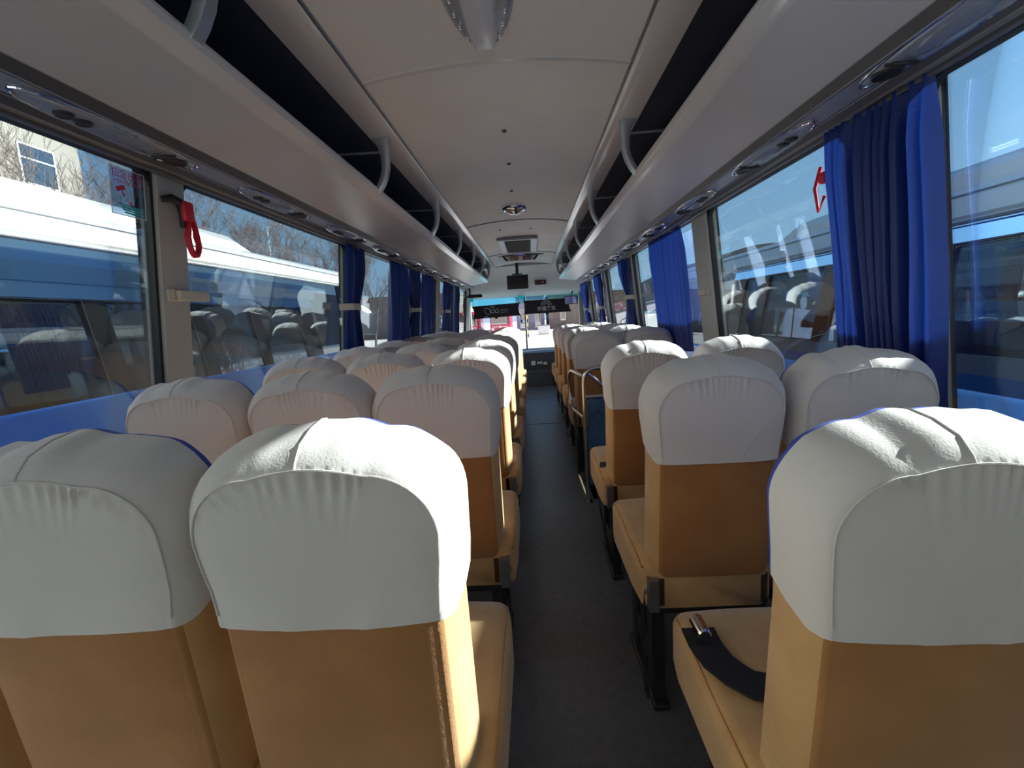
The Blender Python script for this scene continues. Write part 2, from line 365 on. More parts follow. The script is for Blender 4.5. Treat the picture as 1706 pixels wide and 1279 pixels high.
# ================================================================ LUGGAGE RACKS
def rack(sd, side, y1):
    root = empty('luggage_rack', (sd*.8, 0, 1.9), 'long %s overhead luggage rack of pale grey plastic above the %s windows' % ('open', side), 'luggage rack')
    ox = sd*.8; oz = 1.9
    def pf(p): return [(sd*x-ox, z-oz) for x, z in p]
    b = MB()   # the belly of the rack
    b.prism(pf([(.663, 1.908), (.70, 1.903), (.80, 1.888), (.915, 1.868), (.93, 1.885), (.80, 1.905), (.70, 1.92), (.663, 1.926)]), YB, y1)
    b.build('underside', M['rack'], root, smooth=True)
    b = MB()   # rounded lip
    lip = [(.663, 1.907), (.637, 1.912), (.618, 1.925), (.612, 1.940), (.616, 1.951), (.626, 1.953), (.634, 1.945), (.645, 1.93), (.665, 1.925)]
    b.prism(pf(lip), YB, y1)
    b.build('lip', M['rack_lip'], root, smooth=True, ang=28)
    b = MB()   # dark carpeted inside: shelf, back and top
    b.prism(pf([(.665, 1.927), (.93, 1.905), (1.13, 1.905), (1.138, 1.93), (1.125, 2.07), (1.0, 2.165), (.60, 2.178), (.60, 2.19), (1.02, 2.18), (1.132, 2.09), (1.145, 1.895), (.93, 1.893), (.665, 1.918)]), YB, y1)
    b.prism(pf([(.86, 2.165), (.90, 2.140), (.94, 2.165)]), YB, y1)
    b.prism(pf([(1.04, 2.13), (1.055, 2.09), (1.09, 2.10)]), YB, y1)
    b.build('lining', M['navy'], root, smooth=True)
    b = MB()   # ceiling side panel and bright trim bead
    b.prism(pf([(.503, 2.200), (.515, 2.190), (.56, 2.180), (.632, 2.174), (.632, 2.182), (.56, 2.192), (.515, 2.206), (.503, 2.215)]), YB, 8.93)
    b.build('side_panel', M['rack_lip'], root, smooth=True)
    b = MB(); b.tube([(sd*.506-ox, YB, 2.198-oz), (sd*.506-ox, 8.9, 2.198-oz)], .006, 6); b.build('trim_bead', M['grey_metal'], root, smooth=True)
    b = MB()   # end closing piece
    b.prism(pf([(.62, 1.93), (.663, 1.907), (.915, 1.868), (1.13, 1.85), (1.12, 2.08), (1.0, 2.17), (.80, 2.178), (.66, 2.10)]), y1, y1+.03)
    b.build('end_cap', M['rack'], root, bevel=.006)
    for y in (-.15, 1.12, 2.42, 3.70, 4.90, 6.05, 7.15, 8.2):
        b = MB()   # curved bracket from the ceiling panel to the lip, a flat tapered strap
        pts = [(.548, .632, 2.180), (.550, .615, 2.160), (.551, .600, 2.13), (.553, .590, 2.09), (.558, .590, 2.04), (.570, .602, 2.00), (.588, .622, 1.965), (.610, .645, 1.935), (.630, .655, 1.922)]
        vs = []
        for xa, xb, z in pts:
            w = .036
            for (px, dy) in ((xa, -w/2), ((xa+xb)/2, -w*.62), (xb, -w/2), (xb, w/2), ((xa+xb)/2, w*.5), (xa, w/2)):
                vs.append((sd*px-ox, y+dy, z-oz))
        kk = 6
        b.add(vs, [(i*kk+j, i*kk+(j+1) % kk, (i+1)*kk+(j+1) % kk, (i+1)*kk+j) for i in range(len(pts)-1) for j in range(kk)]+[tuple(range(kk))[::-1], tuple(range((len(pts)-1)*kk, len(pts)*kk))])
        b.tube([(sd*.59-ox, y+.01, 2.12-oz), (sd*.85-ox, y+.01, 2.125-oz), (sd*1.14-ox, y+.01, 2.06-oz)], .006, 6)
        b.build('bracket', M['panel'], root, smooth=True, ang=50)
    return root
rack(-1, 'left', 8.55); rack(1, 'right', 8.75)

# ================================================================ SERVICE PANELS over the seats
def service_panel():
    root = empty('service_panel', (0, 0, 0))
    b = MB()
    prof = [(.0, -.014), (.80, -.014), (.90, -.012), (.97, -.006), (1.0, 0.004)]
    b.lathe(prof, seg=40, sx=.054, sy=.29); b.build('housing', M['panel'], root, smooth=True)
    b = MB(); b.tube([(.053*math.cos(a), .285*math.sin(a), -.008) for a in [2*math.pi*k/40 for k in range(41)]], .0035, 6, caps=False); b.build('rim', M['chrome'], root, smooth=True)
    b = MB(); b.lathe([(0, -.021), (.75, -.020), (.97, -.014), (1, -.010)], (0, .015, 0), 32, sx=.036, sy=.115); b.build('lamp_lens', M['lens'], root, smooth=True)
    for y in (-.165, -.115):
        b = MB(); b.lathe([(.0, -.020), (.008, -.022), (.016, -.022), (.020, -.018), (.022, -.010)], (0, y, 0), 20); b.build('air_nozzle', M['black_plastic'], root, smooth=True)
    b = MB(); b.lathe([(.0, -.015), (.028, -.019), (.032, -.014), (.033, -.008)], (0, .195, 0), 20, sy=1.3); b.build('reading_light', M['black_plastic'], root, smooth=True)
    b = MB(); b.tube([(-.038+.076*t, .148-.02*math.sin(math.pi*t), -.014-.008*math.sin(math.pi*t)) for t in [i/8 for i in range(9)]], .005, 6); b.build('gap_rim', M['seal'], root, smooth=True)
    b = MB()
    for q in range(3): b.box(.040, .047, -.08+q*.03, -.06+q*.03, -.014, -.006)
    b.build('button_row', M['chrome'], root)
    return root
ORD = ['first', 'second', 'third', 'fourth', 'fifth', 'sixth', 'seventh', 'eighth', 'ninth', 'tenth']
sp0 = service_panel(); first = True
for sd, side, ys in ((-1, 'left', [1.34, 2.16, 2.96, 3.76, 4.56, 5.36, 6.16, 6.96, 7.76]), (1, 'right', [1.12, 1.92, 2.75, 3.6, 4.4, 5.2, 6.0, 6.8, 7.6])):
    for i, y in enumerate(ys):
        o = sp0 if first else copy_tree(sp0); first = False
        o.location = (sd*.993, y, 1.851); o.rotation_euler = (0, 0, 0)
        o['label'] = 'oval silver lamp and air vent panel above the %s windows, %s one ahead' % (side, ORD[i])
        o['category'] = 'light panel'; o['group'] = 'oval service panels over the seats'

# ================================================================ SEATS
def rounded(hw, zb, zt, rb, rt, n=10, top_crown=.012, nt_=8):
    """outline in x-z going round, closed, with straight sides; same point count for any size"""
    pts = []
    def arc(cx, cz, r, a0, a1):
        for k in range(n+1):
            a = a0+(a1-a0)*k/n; pts.append((cx+r*math.cos(a), cz+r*math.sin(a)))
    H = math.pi/2
    arc(hw-rt, zt-rt, rt, 0, H)
    for k in range(1, nt_): pts.append((hw-rt-(2*(hw-rt))*k/nt_, zt+top_crown*math.sin(math.pi*k/nt_)))
    arc(-hw+rt, zt-rt, rt, H, 2*H)
    for k in range(1, 12): pts.append((-hw, zt-rt-((zt-rt)-(zb+rb))*k/12))
    arc(-hw+rb, zb+rb, rb, 2*H, 3*H)
    for k in range(1, 8): pts.append((-hw+rb+(2*(hw-rb))*k/8, zb))
    arc(hw-rb, zb+rb, rb, 3*H, 4*H)
    for k in range(1, 12): pts.append((hw, zb+rb+((zt-rt)-(zb+rb))*k/12))
    return pts
def backrest(grow=0.0, zlo=.48, rng=None, hem=None, wr=0.0):
    """closed pillow-like shell; rings from the rear panel centre to the front centre"""
    g = grow
    def lean(z): return -.105*(z-.82)
    rings = []
    # (half width, z bottom, z top, corner r bottom, corner r top, y)
    base = [(.172, zlo+.020, 1.092, .03, .092, -.058), (.180, zlo+.014, 1.101, .03, .098, -.052),
            (.193, zlo+.004, 1.122, .035, .108, -.030), (.200, zlo, 1.136, .04, .112, .004),
            (.201, zlo, 1.142, .04, .112, .046), (.196, zlo+.004, 1.139, .04, .110, .056), (.182, zlo+.018, 1.122, .04, .10, .074)]
    P = []
    for hw, zb, zt, rb, rt, y in base:
        sg = -1 if y < -.02 else (1 if y > .05 else 0)
        P.append([(x, y+sg*g, z) for x, z in rounded(hw+g, zb-g, zt+g, rb, rt+g*.5, 14, .012, 44)])
    n = len(P[0])
    def inner(ring, y, s_list, dome):
        out = []
        zc = (1.10+zlo)/2
        for s, dd in s_list:
            out.append([(x*s, y+dome*dd, zc+(z-zc)*s) for (x, _, z) in ring])
        return out
    rear = inner(P[0], -.058-g, [(.12, 1), (.35, .95), (.58, .8), (.76, .55), (.90, .3), (.945, .14), (.98, .03)], -.014)
    front = inner(P[-1], .074+g, [(.93, .3), (.75, .6), (.45, .85), (.12, 1)], .016)
    R = rear+P+front
    rng = rng or random.Random(1)
    ph = [rng.uniform(0, 6.28) for _ in range(8)]
    vs = []
    for ri, ring in enumerate(R):
        for k, (x, y, z) in enumerate(ring):
            yy = y+lean(z)
            q_ = min(1, max(0, (1.03-z)/.17)); x *= 1-.062*q_*q_*(3-2*q_)
            if wr and ri <= 8:
                # gathers just under the top seam and soft drapes across the panel
                near = {4: .15, 5: .7, 6: 1.0}.get(ri, 0)*min(1, max(0, (z-1.02)/.04))
                yy += wr*.0045*near*math.sin(x*330+ph[0]+3*math.sin(x*31+ph[4]))*(.45+.55*math.sin(x*17+ph[6])**2)
                yy += wr*.0030*math.sin(z*46+x*11+ph[1])*math.sin(x*13+ph[2])*(1 if z < 1.04 else .2)*(1.5 if z < .93 else .7)
            if wr and 8 < ri < 14:
                dxy = wr*.0022*math.sin(x*46+z*31+ph[3])+wr*.0015*math.sin(x*90+ph[5])
                z += dxy*(1 if z > 1.0 else 0); x += dxy*(1 if abs(x) > .17 else 0)
            vs.append((x, yy, z))
    nr = len(R)
    fs = [(i*n+k, i*n+(k+1) % n, (i+1)*n+(k+1) % n, (i+1)*n+k) for i in range(nr-1) for k in range(n)]
    fs += [tuple(range(n))[::-1], tuple(range((nr-1)*n, nr*n))]
    return vs, fs, n, len(rear)
def make_backrest_mesh(parent, zlo=.48):
    vs, fs, n, _ = backrest(0, zlo)
    b = MB(); b.add(vs, fs)
    for i, f in enumerate(b.f):
        c = sum((Vector(b.v[j]) for j in f), Vector())/len(f)
        ring = i//n
        if 8 <= ring <= 12: b.m[i] = 1
    o = b.build('backrest', [M['tan'], M['tan_lit']], parent, smooth=True, ang=55)
    return o
def make_cover_mesh(parent, seed, hem=.865):
    rng = random.Random(seed)
    vs, fs, n, nrear = backrest(.006, .48, rng, wr=1.0)
    me = bpy.data.meshes.new('headrest_cover'); me.from_pydata(vs, [], fs)
    me.materials.append(M['cover']); me.materials.append(M['blue_lining'])
    for i, p in enumerate(me.polygons):
        ring = i//n
        if ring >= 11: p.material_index = 1
    bm = bmesh.new(); bm.from_mesh(me); bmesh.ops.recalc_face_normals(bm, faces=bm.faces)
    # hem: level on the rear panel, rising gently forward along the sides
    g = bm.verts[:]+bm.edges[:]+bm.faces[:]
    bmesh.ops.bisect_plane(bm, geom=g, plane_co=(0, -.058, hem), plane_no=(rng.uniform(-.01, .01), -.0, 1), clear_inner=True)
    g = bm.verts[:]+bm.edges[:]+bm.faces[:]
    bmesh.ops.bisect_plane(bm, geom=g, plane_co=(0, -.052, hem), plane_no=(0, -.42, 1), clear_inner=True)
    # double hem roll
    be = [e for e in bm.edges if e.is_boundary]
    ret = bmesh.ops.extrude_edge_only(bm, edges=be); nv = [v for v in ret['geom'] if isinstance(v, bmesh.types.BMVert)]
    for v in nv: v.co.x *= .965; v.co.y *= .90; v.co.z += .003
    for f in bm.faces: f.smooth = True
    for e in bm.edges:
        if len(e.link_faces) == 2 and (e.calc_face_angle(0) > math.radians(48) or {f.material_index for f in e.link_faces} == {0, 1}): e.smooth = False
    bm.to_mesh(me); bm.free()
    o = bpy.data.objects.new('headrest_cover', me); COL.objects.link(o); o.parent = parent
    # seams: piping round the rear panel and the crossing seam over the top
    b = MB()
    ring = vs[nrear*n:(nrear+1)*n]
    path = [ring[k] for k in range(n) if ring[k][2] > hem+.004]
    # order from the right side over the top to the left side
    right = [p for p in path if p[0] > 0]; left = [p for p in path if p[0] <= 0]
    right.sort(key=lambda p: (p[2]-p[0]*.9)); left.sort(key=lambda p: (-(p[2]+p[0]*.9)))
    pp = [(p[0]*1.004, p[1]-.001, p[2]+.001) for p in right+left]
    b.tube(pp, .0016, 5)
    sp = []
    for ri in range(nrear, nrear+6):
        q = min(vs[ri*n:(ri+1)*n], key=lambda p: (abs(p[0]+.012) + (0 if p[2] > 1.0 else 9)))
        sp.append((q[0], q[1], q[2]+.001))
    b.tube(sp, .0014, 5)
    b.build('seam', M['cover'], o, smooth=True)
    return o
def make_cushion(parent, sx):
    b = MB()
    # section rings along y: rounded box
    Y0, Y1 = -.02, .50; hw = .200; zt, zb = .545, .385
    ringsN = []
    for y, ins, zz in ((Y0, .03, -.03), (Y0+.03, .006, -.004), (.12, 0, -.004), (.30, 0, .004), (Y1-.08, .0, .012), (Y1-.02, .008, .0), (Y1, .03, -.03), (Y1+.004, .06, -.06)):
        pts = rounded(hw-ins, zb+ins*.4, zt+zz, .025, .035, 4, .006)
        ringsN.append([(x+(.028*sx if x*sx > 0 else 0), y, z) for x, z in pts])
    n = len(ringsN[0]); vs = [p for r_ in ringsN for p in r_]
    fs = [(i*n+k, i*n+(k+1) % n, (i+1)*n+(k+1) % n, (i+1)*n+k) for i in range(len(ringsN)-1) for k in range(n)]
    fs += [tuple(range(n))[::-1], tuple(range((len(ringsN)-1)*n, len(ringsN)*n))]
    b.add(vs, fs)
    o = b.build('seat_cushion', M['tan_lit'], parent, smooth=True, ang=60)
    for s in (-1, 1):
        p = MB()
        p.tube([(s*(hw-.012)+(.028*sx if s*sx > 0 else 0), y, z) for y, z in ((.0, .520), (.05, .529), (.2, .533), (.35, .542), (.42, .545), (.47, .535), (.49, .505))], .0028, 5)
        p.build('piping', M['tan'], o, smooth=True)
    return o
def make_frame(parent, aisle):
    b = MB()
    b.box(-.19, .19, .02, .46, .35, .386)
    b.box(-.175, -.145, -.02, .03, .40, .50); b.box(.145, .175, -.02, .03, .40, .50)
    b.build('seat_frame', M['black_metal'], parent, bevel=.006)
    if aisle:
        b = MB(); x = aisle*.15
        b.box(x-.022, x+.022, .06, .13, .005, .36); b.box(x-.022, x+.022, .30, .36, .005, .36)
        b.box(x-.028, x+.028, .03, .40, 0, .022); b.box(x-.018, x+.018, .10, .34, .10, .17)
        b.build('leg', M['black_metal'], parent, bevel=.006)
        b = MB()   # recliner knuckle and lever
        b.box(aisle*.175, aisle*.205, -.045, .05, .40, .50)
        b.lathe([(0, -.016), (.03, -.016), (.034, 0), (.03, .016), (0, .016)], (aisle*.195, .02, .45), axis='x', seg=16)
        b.build('recliner_hinge', M['grey_metal'], parent, smooth=True)
    else:
        b = MB(); b.box(-.022, .022, .08, .15, .0, .36); b.box(-.022, .022, .28, .34, .0, .36)
        b.build('leg', M['black_metal'], parent, bevel=.006)
def make_seat(seed, aisle, hem=.865):
    root = empty('passenger_seat', (0, 0, 0))
    make_backrest_mesh(root); make_cover_mesh(root, seed, hem); make_cushion(root, aisle); make_frame(root, aisle)
    return root
protos = {}
for key, seed, a in (('L1', 1, 1), ('L1b', 2, 1), ('Lm', 3, 0), ('Lmb', 4, 0), ('R1', 5, -1), ('R1b', 6, -1)):
    protos[key] = [make_seat(seed, a), False]
def place(key, x, y, label, rz=0, dz=0):
    p = protos[key]
    o = p[0] if not p[1] else copy_tree(p[0]); p[1] = True
    o.location = (x, y, dz); o.rotation_euler = (0, 0, rz)
    tag(o, label, 'bus seat', 'passenger seats in rows'); return o
YL = [.75+.80*i for i in range(8)]
XL = [-.235, -.643, -1.052]
pos = ['aisle-side', 'middle', 'window-side']
look0 = {0: ', nearest, its white cover sunlit down the aisle edge', 1: ', nearest, cut by the left edge of the photo', 2: ', nearest, mostly outside the photo'}
seats = {}
for i, y in enumerate(YL):
    for j, x in enumerate(XL):
        lb = 'white-covered tan seat, %s, %s row ahead on the left' % (pos[j], ORD[i])
        if i == 0: lb = 'nearest %s tan seat on the left%s' % (pos[j], {0: ', white cover sunlit along its aisle edge', 1: ', white cover cut by the photo edge', 2: ', mostly outside the photo'}[j])
        key = ('L1' if i % 2 == 0 else 'L1b') if j == 0 else ('Lm' if (i+j) % 2 else 'Lmb')
        jit = random.uniform(-.008, .008)
        seats['L', i, j] = place(key, x-(.002 if i == 0 else 0), y+jit-(.032 if i == 0 else 0), lb, random.uniform(-.012, .012), -.002 if i == 0 else 0)
YR = [.67, 1.385, 2.17, 3.80, 4.60, 5.40, 6.20, 7.00]
for i, y in enumerate(YR):
    for j, x in enumerate((.575, .985)):
        extra = {0: ', nearest', 2: ', just behind the door well', 3: ', first beyond the door well'}.get(i, '')
        lb = 'white-covered tan seat, %s, %s row ahead on the right%s' % ('aisle-side' if j == 0 else 'window-side', ORD[i], extra)
        key = ('R1' if i % 2 == 0 else 'R1b') if j == 0 else ('Lm' if i % 2 else 'Lmb')
        seats['R', i, j] = o = place(key, x+(.012 if i else .043)*(1-j), y, lb, random.uniform(-.012, .012), -.018 if i == 0 else 0); o.scale = (.945, 1, 1)

# seat belts lying on / hanging from single seats: each belongs to its seat
def strap(parent, path, width, name='seat_belt', side=(0, 0, 1), th=.0025, m='belt'):
    b = MB(); P = [Vector(p[:3]) for p in path]; vs = []
    for i, p in enumerate(P):
        t = (P[min(i+1, len(P)-1)]-P[max(i-1, 0)]).normalized()
        nrm = Vector(path[i][3:6]) if len(path[i]) > 3 else Vector(side)
        w = t.cross(nrm).normalized(); nn = w.cross(t).normalized()
        for a, c in ((-1, -1), (1, -1), (1, 1), (-1, 1)): vs.append(p+w*a*width/2+nn*c*th)
    fs = [(4*i+k, 4*i+(k+1) % 4, 4*i+4+(k+1) % 4, 4*i+4+k) for i in range(len(P)-1) for k in range(4)]+[(0, 3, 2, 1), tuple(4*(len(P)-1)+k for k in range(4))]
    b.add(vs, fs); return b.build(name, M[m], parent, smooth=True)
s = seats['R', 0, 0]
bl = strap(s, [(-.188, .385, .566), (-.188, .335, .562), (-.178, .285, .558), (-.155, .245, .557), (-.130, .220, .556), (-.08, .205, .556), (-.02, .20, .556), (.04, .20, .554)], .080)
bl['label'] = 'black seat belt lying on the cushion'
b = MB(); b.lathe([(0, -.032), (.013, -.032), (.017, -.028), (.017, .028), (.013, .032), (0, .032)], (-.190, .362, .584), axis='y', seg=16); b.build('buckle', M['chrome'], bl, smooth=True)
s = seats['R', 2, 0]
strap(s, [(-.10, .10, .552), (-.16, .13, .556), (-.205, .15, .545, -1, 0, .5), (-.222, .16, .50, -1, 0, 0), (-.225, .15, .42, -1, 0, 0), (-.215, .10, .28, -1, 0, 0), (-.20, .02, .16, -1, 0, 0), (-.185, -.03, .12, -1, 0, 0), (-.175, .0, .22, -1, 0, 0), (-.18, .02, .36, -1, 0, 0)], .045)
for i in (1, 4, 5, 6):
    s = seats['R', i, 0]
    strap(s, [(-.208, .02, .47, -1, 0, 0), (-.214, .015, .36, -1, 0, 0), (-.214, .01, .22, -1, 0, 0), (-.212, -.01, .10, -1, 0, 0)], .045)

# ================================================================ CURTAINS
def curtain(sd, y0, y1, label, tie=None, zb=.98, folds=None, tie_to=None, seed=0, side_strap=True):
    """pleated cloth hanging from the rail; tie = (z, y centre, width) gathers it"""
    rng = random.Random(seed); w = y1-y0
    folds = folds or max(4, int(w/.055)); nu = folds*8; nz = 40; zt = 1.848
    root = empty('curtain', (sd*1.125, (y0+y1)/2, zt), label, 'curtain', 'blue curtains along the %s windows' % ('left' if sd < 0 else 'right'))
    ox, oy, oz = root.location
    amp = [rng.uniform(.6, 1.25) for _ in range(folds+1)]; ph = rng.uniform(0, 6)
    vs = []
    for iz in range(nz+1):
        t = iz/nz; z = zt+(zb-zt)*t
        for iu in range(nu+1):
            s = iu/nu; y = y0+w*s
            s_w = s+.35/folds*math.sin(2*math.pi*s*2.3+ph)
            a = (.010+.018*min(1, t*6))*amp[int(s*folds)]*min(1, w/folds/.04)
            if tie:
                tz, ty, tw = tie
                if z > tz: q = max(0, 1-(z-tz)/(zt-tz)); q = q**1.8
                else: q = max(0, 1-(tz-z)/.42)**1.2*.999 if tz-z < .42 else 0
                q = max(q, .25 if z < tz else 0)
                y = y*(1-q)+(ty+(s-.5)*tw)*q; a *= 1-.35*q
            x = wx(z)-.035-.018 + a*math.sin(2*math.pi*folds*s_w+ph+.5*math.sin(3*t+ph*2)*t) + .006*math.sin(5*s+4*t+ph)
            y += .006*math.sin(7*t+9*s+ph)*t
            x = min(x, wx(z)-.022)
            vs.append((sd*x-ox, y-oy, z-oz))
    n = nu+1
    b = MB(); b.add(vs, [(i*n+k, i*n+k+1, (i+1)*n+k+1, (i+1)*n+k) for i in range(nz) for k in range(nu)])
    o = b.build('cloth', M['curtain'], root, smooth=True, ang=180, fix=False)
    if tie:
        tz, ty, tw = tie; xw = wx(tz); h = tw/2+.02
        e = tie_to if tie_to is not None else h
        b = MB(); zz = tz
        path = [(xw-.012, ty-h-.02), (xw-.045, ty-h), (xw-.088, ty-h*.7), (xw-.094, ty), (xw-.088, ty+h*.7), (xw-.045, ty+h), (xw-.012, ty+h+.02)]
        v2 = []
        for x, y in path:
            for dz in (-.022, .022):
                v2.append((sd*x-ox, y-oy, zz+dz-oz)); v2.append((sd*(x-.004)-ox, y-oy, zz+dz-oz))
        b.add(v2, [(4*i+a, 4*i+c, 4*i+4+c, 4*i+4+a) for i in range(len(path)-1) for a, c in ((0, 2), (2, 3), (3, 1), (1, 0))])
        b.build('tieback', M['strap'], root, smooth=True)
    return root
curtain(-1, 3.24, 3.58, 'narrow blue curtain tied with a cream strap beside the second left pillar', (1.43, 3.36, .17), seed=1)
curtain(-1, 4.24, 4.88, 'wide blue curtain hanging straight, first of the bunched curtains on the left', seed=2)
curtain(-1, 4.90, 5.40, 'tied blue curtain beside the wide straight one on the left', (1.43, 5.30, .16), seed=3)
curtain(-1, 5.54, 6.18, 'blue curtain hanging straight before the fourth left pillar', seed=4)
curtain(-1, 6.86, 7.58, 'blue curtain with cream strap after the fourth left pillar', (1.43, 7.15, .45), seed=5)
curtain(-1, 7.90, 8.40, 'small blue curtain nearest the driver on the left', seed=6)
curtain(1, 1.345, 1.79, 'largest blue curtain, hanging full length at the near right window', seed=11, folds=11)
curtain(1, 3.42, 4.25, 'bright backlit blue curtain beyond the near right pillar', seed=12, folds=15)
curtain(1, 5.24, 5.72, 'narrow blue curtain tied with cream strap at the middle right pillar', (1.43, 5.36, .16), seed=13)
curtain(1, 7.12, 7.93, 'blue curtain gathered by a cream strap further along the right windows', (1.35, 7.4, .3), seed=14)
curtain(1, 8.95, 9.85, 'farthest blue curtain on the right beside the windscreen', (1.35, 9.4, .3), seed=15)
# curtain rails
for sd, nm in ((-1, 'left'), (1, 'right')):
    b = MB(); b.box(sd*1.118, sd*1.134, YB, 10.0, 1.836, 1.850); struct(b.build('trim_rail_'+nm, M['grey_metal'], bevel=.003))
# loose cream strap sticking out of the first left pillar, and others on pillars
def pillar_strap(sd, y, z, ln, label):
    root = empty('curtain_strap', (sd*(wx(z)-.012), y, z), label, 'strap', 'cream curtain straps on pillars')
    b = MB(); b.box(-sd*.008, 0.0, -.035, .035, -.022, .022); b.build('clip', M['strap'], root, bevel=.003)
    b = MB(); b.box(-sd*.028, -sd*.008, .0, ln, -.020, .018); b.build('band', M['strap'], root, bevel=.004)
pillar_strap(-1, 1.715, 1.447, .16, 'cream strap clipped to the near left window pillar')
pillar_strap(1, 3.12, 1.38, .10, 'cream strap clipped to the near right window pillar')

# ================================================================ EMERGENCY HAMMER LANYARD, STICKER
root = empty('emergency_hammer', (-1.163, 1.735, 1.715), 'red emergency hammer strap hanging from a black holder on the near left pillar', 'emergency hammer')
b = MB(); b.tube([(.0, -.055, .055), (.018, -.03, .064), (.024, .0, .055), (.022, .012, .02), (.016, .01, -.03)], [.010, .014, .016, .014, .008], 10)
b.build('holder', M['black_plastic'], root, smooth=True)
b = MB(); b.box(.022, .046, -.006, .045, -.01, .062); b.build('hammer_head', M['red'], root, bevel=.010, smooth=True)
b = MB(); pts = []
for k in range(17):
    a = 2*math.pi*k/16; pts.append((.034+.004*math.sin(a), .030+.019*math.sin(a)*(1.15 if math.cos(a) < 0 else .75), -.062+.066*math.cos(a)))
vv = []
for p in pts:
    for dx in (-.003, .003):
        c = Vector((.034, .030, -.062)); q = Vector(p); dirn = (q-c); dirn.x = 0; dirn.normalize()
        vv.append(q+dirn*.007+Vector((dx*3, 0, 0))); vv.append(q-dirn*.007+Vector((dx*3, 0, 0)))
b.add(vv, [(4*i+a, 4*i+c, 4*i+4+c, 4*i+4+a) for i in range(16) for a, c in ((0, 1), (1, 3), (3, 2), (2, 0))])
b.build('strap_loop', M['red'], root, smooth=True)
root = empty('emergency_hammer', (1.150, 1.805, 1.705), 'red emergency hammer half hidden behind the large right curtain', 'emergency hammer')
b = MB(); b.box(-.03, .0, -.02, .018, -.01, .03); b.build('hammer_head', M['red'], root, bevel=.010, smooth=True)
b = MB(); b.tube([(-.02, .015, .05), (-.03, .03, -.02), (-.02, .02, -.10), (-.012, .0, -.05)], .006, 6); b.build('strap_loop', M['red'], root, smooth=True)

# emergency exit film on the left rear window (upper corner)
zc, yc = 1.765, 1.575; tilt = .105/1.05
root = empty('exit_sticker', (-(wx(zc)+.013), yc, zc), 'clear emergency exit sticker in the corner of the near left window', 'sticker')
ang = math.atan(tilt)
MX = Matrix.Rotation(math.radians(90), 4, 'Z') @ Matrix.Rotation(math.radians(90), 4, 'X')   # text x -> +Y, text y -> +Z, faces +X
TL = Matrix.Rotation(-0.0, 4, 'Y')
sh = Matrix.Identity(4); sh[0][2] = tilt      # follow the lean of the glass
w2, h2 = .068, .072
b = MB(); b.box(-.0006, .0004, -w2, w2, -h2, h2); o = b.build('film', M['film'], root); o.data.transform(sh)
b = MB()
for (y0, y1, z0, z1) in ((-w2, w2, h2-.0022, h2), (-w2, w2, -h2, -h2+.0022), (-w2, -w2+.0022, -h2, h2), (w2-.0022, w2, -h2, h2)): b.box(.0004, .001, y0, y1, z0, z1)
o = b.build('border', M['print'], root); o.data.transform(sh)
text_mesh('应急出口', .030, sh @ Matrix.Translation((.001, 0, .052)) @ MX, 'lettering', M['pink_print'], root, .0002)
text_mesh('EMERGENCY EXIT', .0135, sh @ Matrix.Translation((.001, 0, .030)) @ MX, 'lettering', M['pink_print'], root, .0002)
b = MB()
def slab(yc, zc, l, w, a, mi=0):
    ca, sa = math.cos(a), math.sin(a)
    c = [(yc+ca*p-sa*q, zc+sa*p+ca*q) for p, q in ((-l, -w), (l, -w), (l, w), (-l, w))]
    b.add([(.0006, y, z) for y, z in c]+[(.0012, y, z) for y, z in c], [(0, 1, 2, 3), (7, 6, 5, 4), (0, 4, 5, 1), (1, 5, 6, 2), (2, 6, 7, 3), (3, 7, 4, 0)], mi)
slab(-.030, .010, .018, .007, .35); slab(-.022, -.006, .003, .008, .5)
for q in range(4): slab(-.012+q*.004, -.012-q*.006, .009, .0013, .4, 1)
slab(.010, -.034, .011, .003, -.9)
o = b.build('hammer_picture', [M['pink_print'], M['print']], root); o.data.transform(sh)
b = MB(); 
for q in range(4): slab(.004+q*.003, -.040-q*.0075, .045-q*.004, .0024, -.06)
o = b.build('green_lines', M['teal_print'], root); o.data.transform(sh)

# ================================================================ CEILING FITTINGS
root = empty('ceiling_lamp', (-.022, 1.46, 2.243), 'large oval ceiling lamp with rows of small bulbs, nearest the camera', 'ceiling lamp')
b = MB(); b.lathe([(0, -.030), (.55, -.030), (.80, -.024), (.95, -.010), (1.0, .004)], seg=48, sx=.115, sy=.38); b.build('base', M['panel'], root, smooth=True)
b = MB(); 
prof = []
for k in range(13):
    y = -.33+.66*k/12; h = .028*math.sqrt(max(0, 1-(y/.335)**2)); prof.append((y, h))
vs = []
for y, h in prof:
    for x, dz in ((-.056, 0), (-.044, -.5), (-.018, -.6), (.018, -.6), (.044, -.5), (.056, 0)): vs.append((x*(.55+.45*h/.028), y, -.026+dz*(h*1.0+.006)))
b.add(vs, [(6*i+j, 6*i+j+1, 6*i+7+j, 6*i+6+j) for i in range(12) for j in range(5)]+[(0, 1, 2, 3, 4, 5)[::-1], tuple(72+j for j in range(6))])
b.build('diffuser', M['clear_plastic'], root, smooth=True, ang=30)
for s in (-1, 1):
    for k in range(9):
        y = -.26+.065*k; x = s*.083*math.sqrt(max(.15, 1-(y/.34)**2))
        b = MB(); b.lathe([(0, -.010), (.005, -.009), (.0065, -.004), (.0065, .008)], (x, y, -.026), 10); b.build('bulb', M['chrome'], root, smooth=True)
root = empty('dome_lamp', (-.010, 4.42, 2.245), 'round chrome dome lamp on the ceiling', 'ceiling lamp')
b = MB(); b.lathe([(.085, -.028), (.098, -.024), (.108, -.010), (.110, 0)], seg=32); b.build('rim', M['chrome'], root, smooth=True)
b = MB(); b.lathe([(0, -.058), (.03, -.056), (.06, -.045), (.085, -.024)], seg=32); b.build('lens', M['chrome'], root, smooth=True)
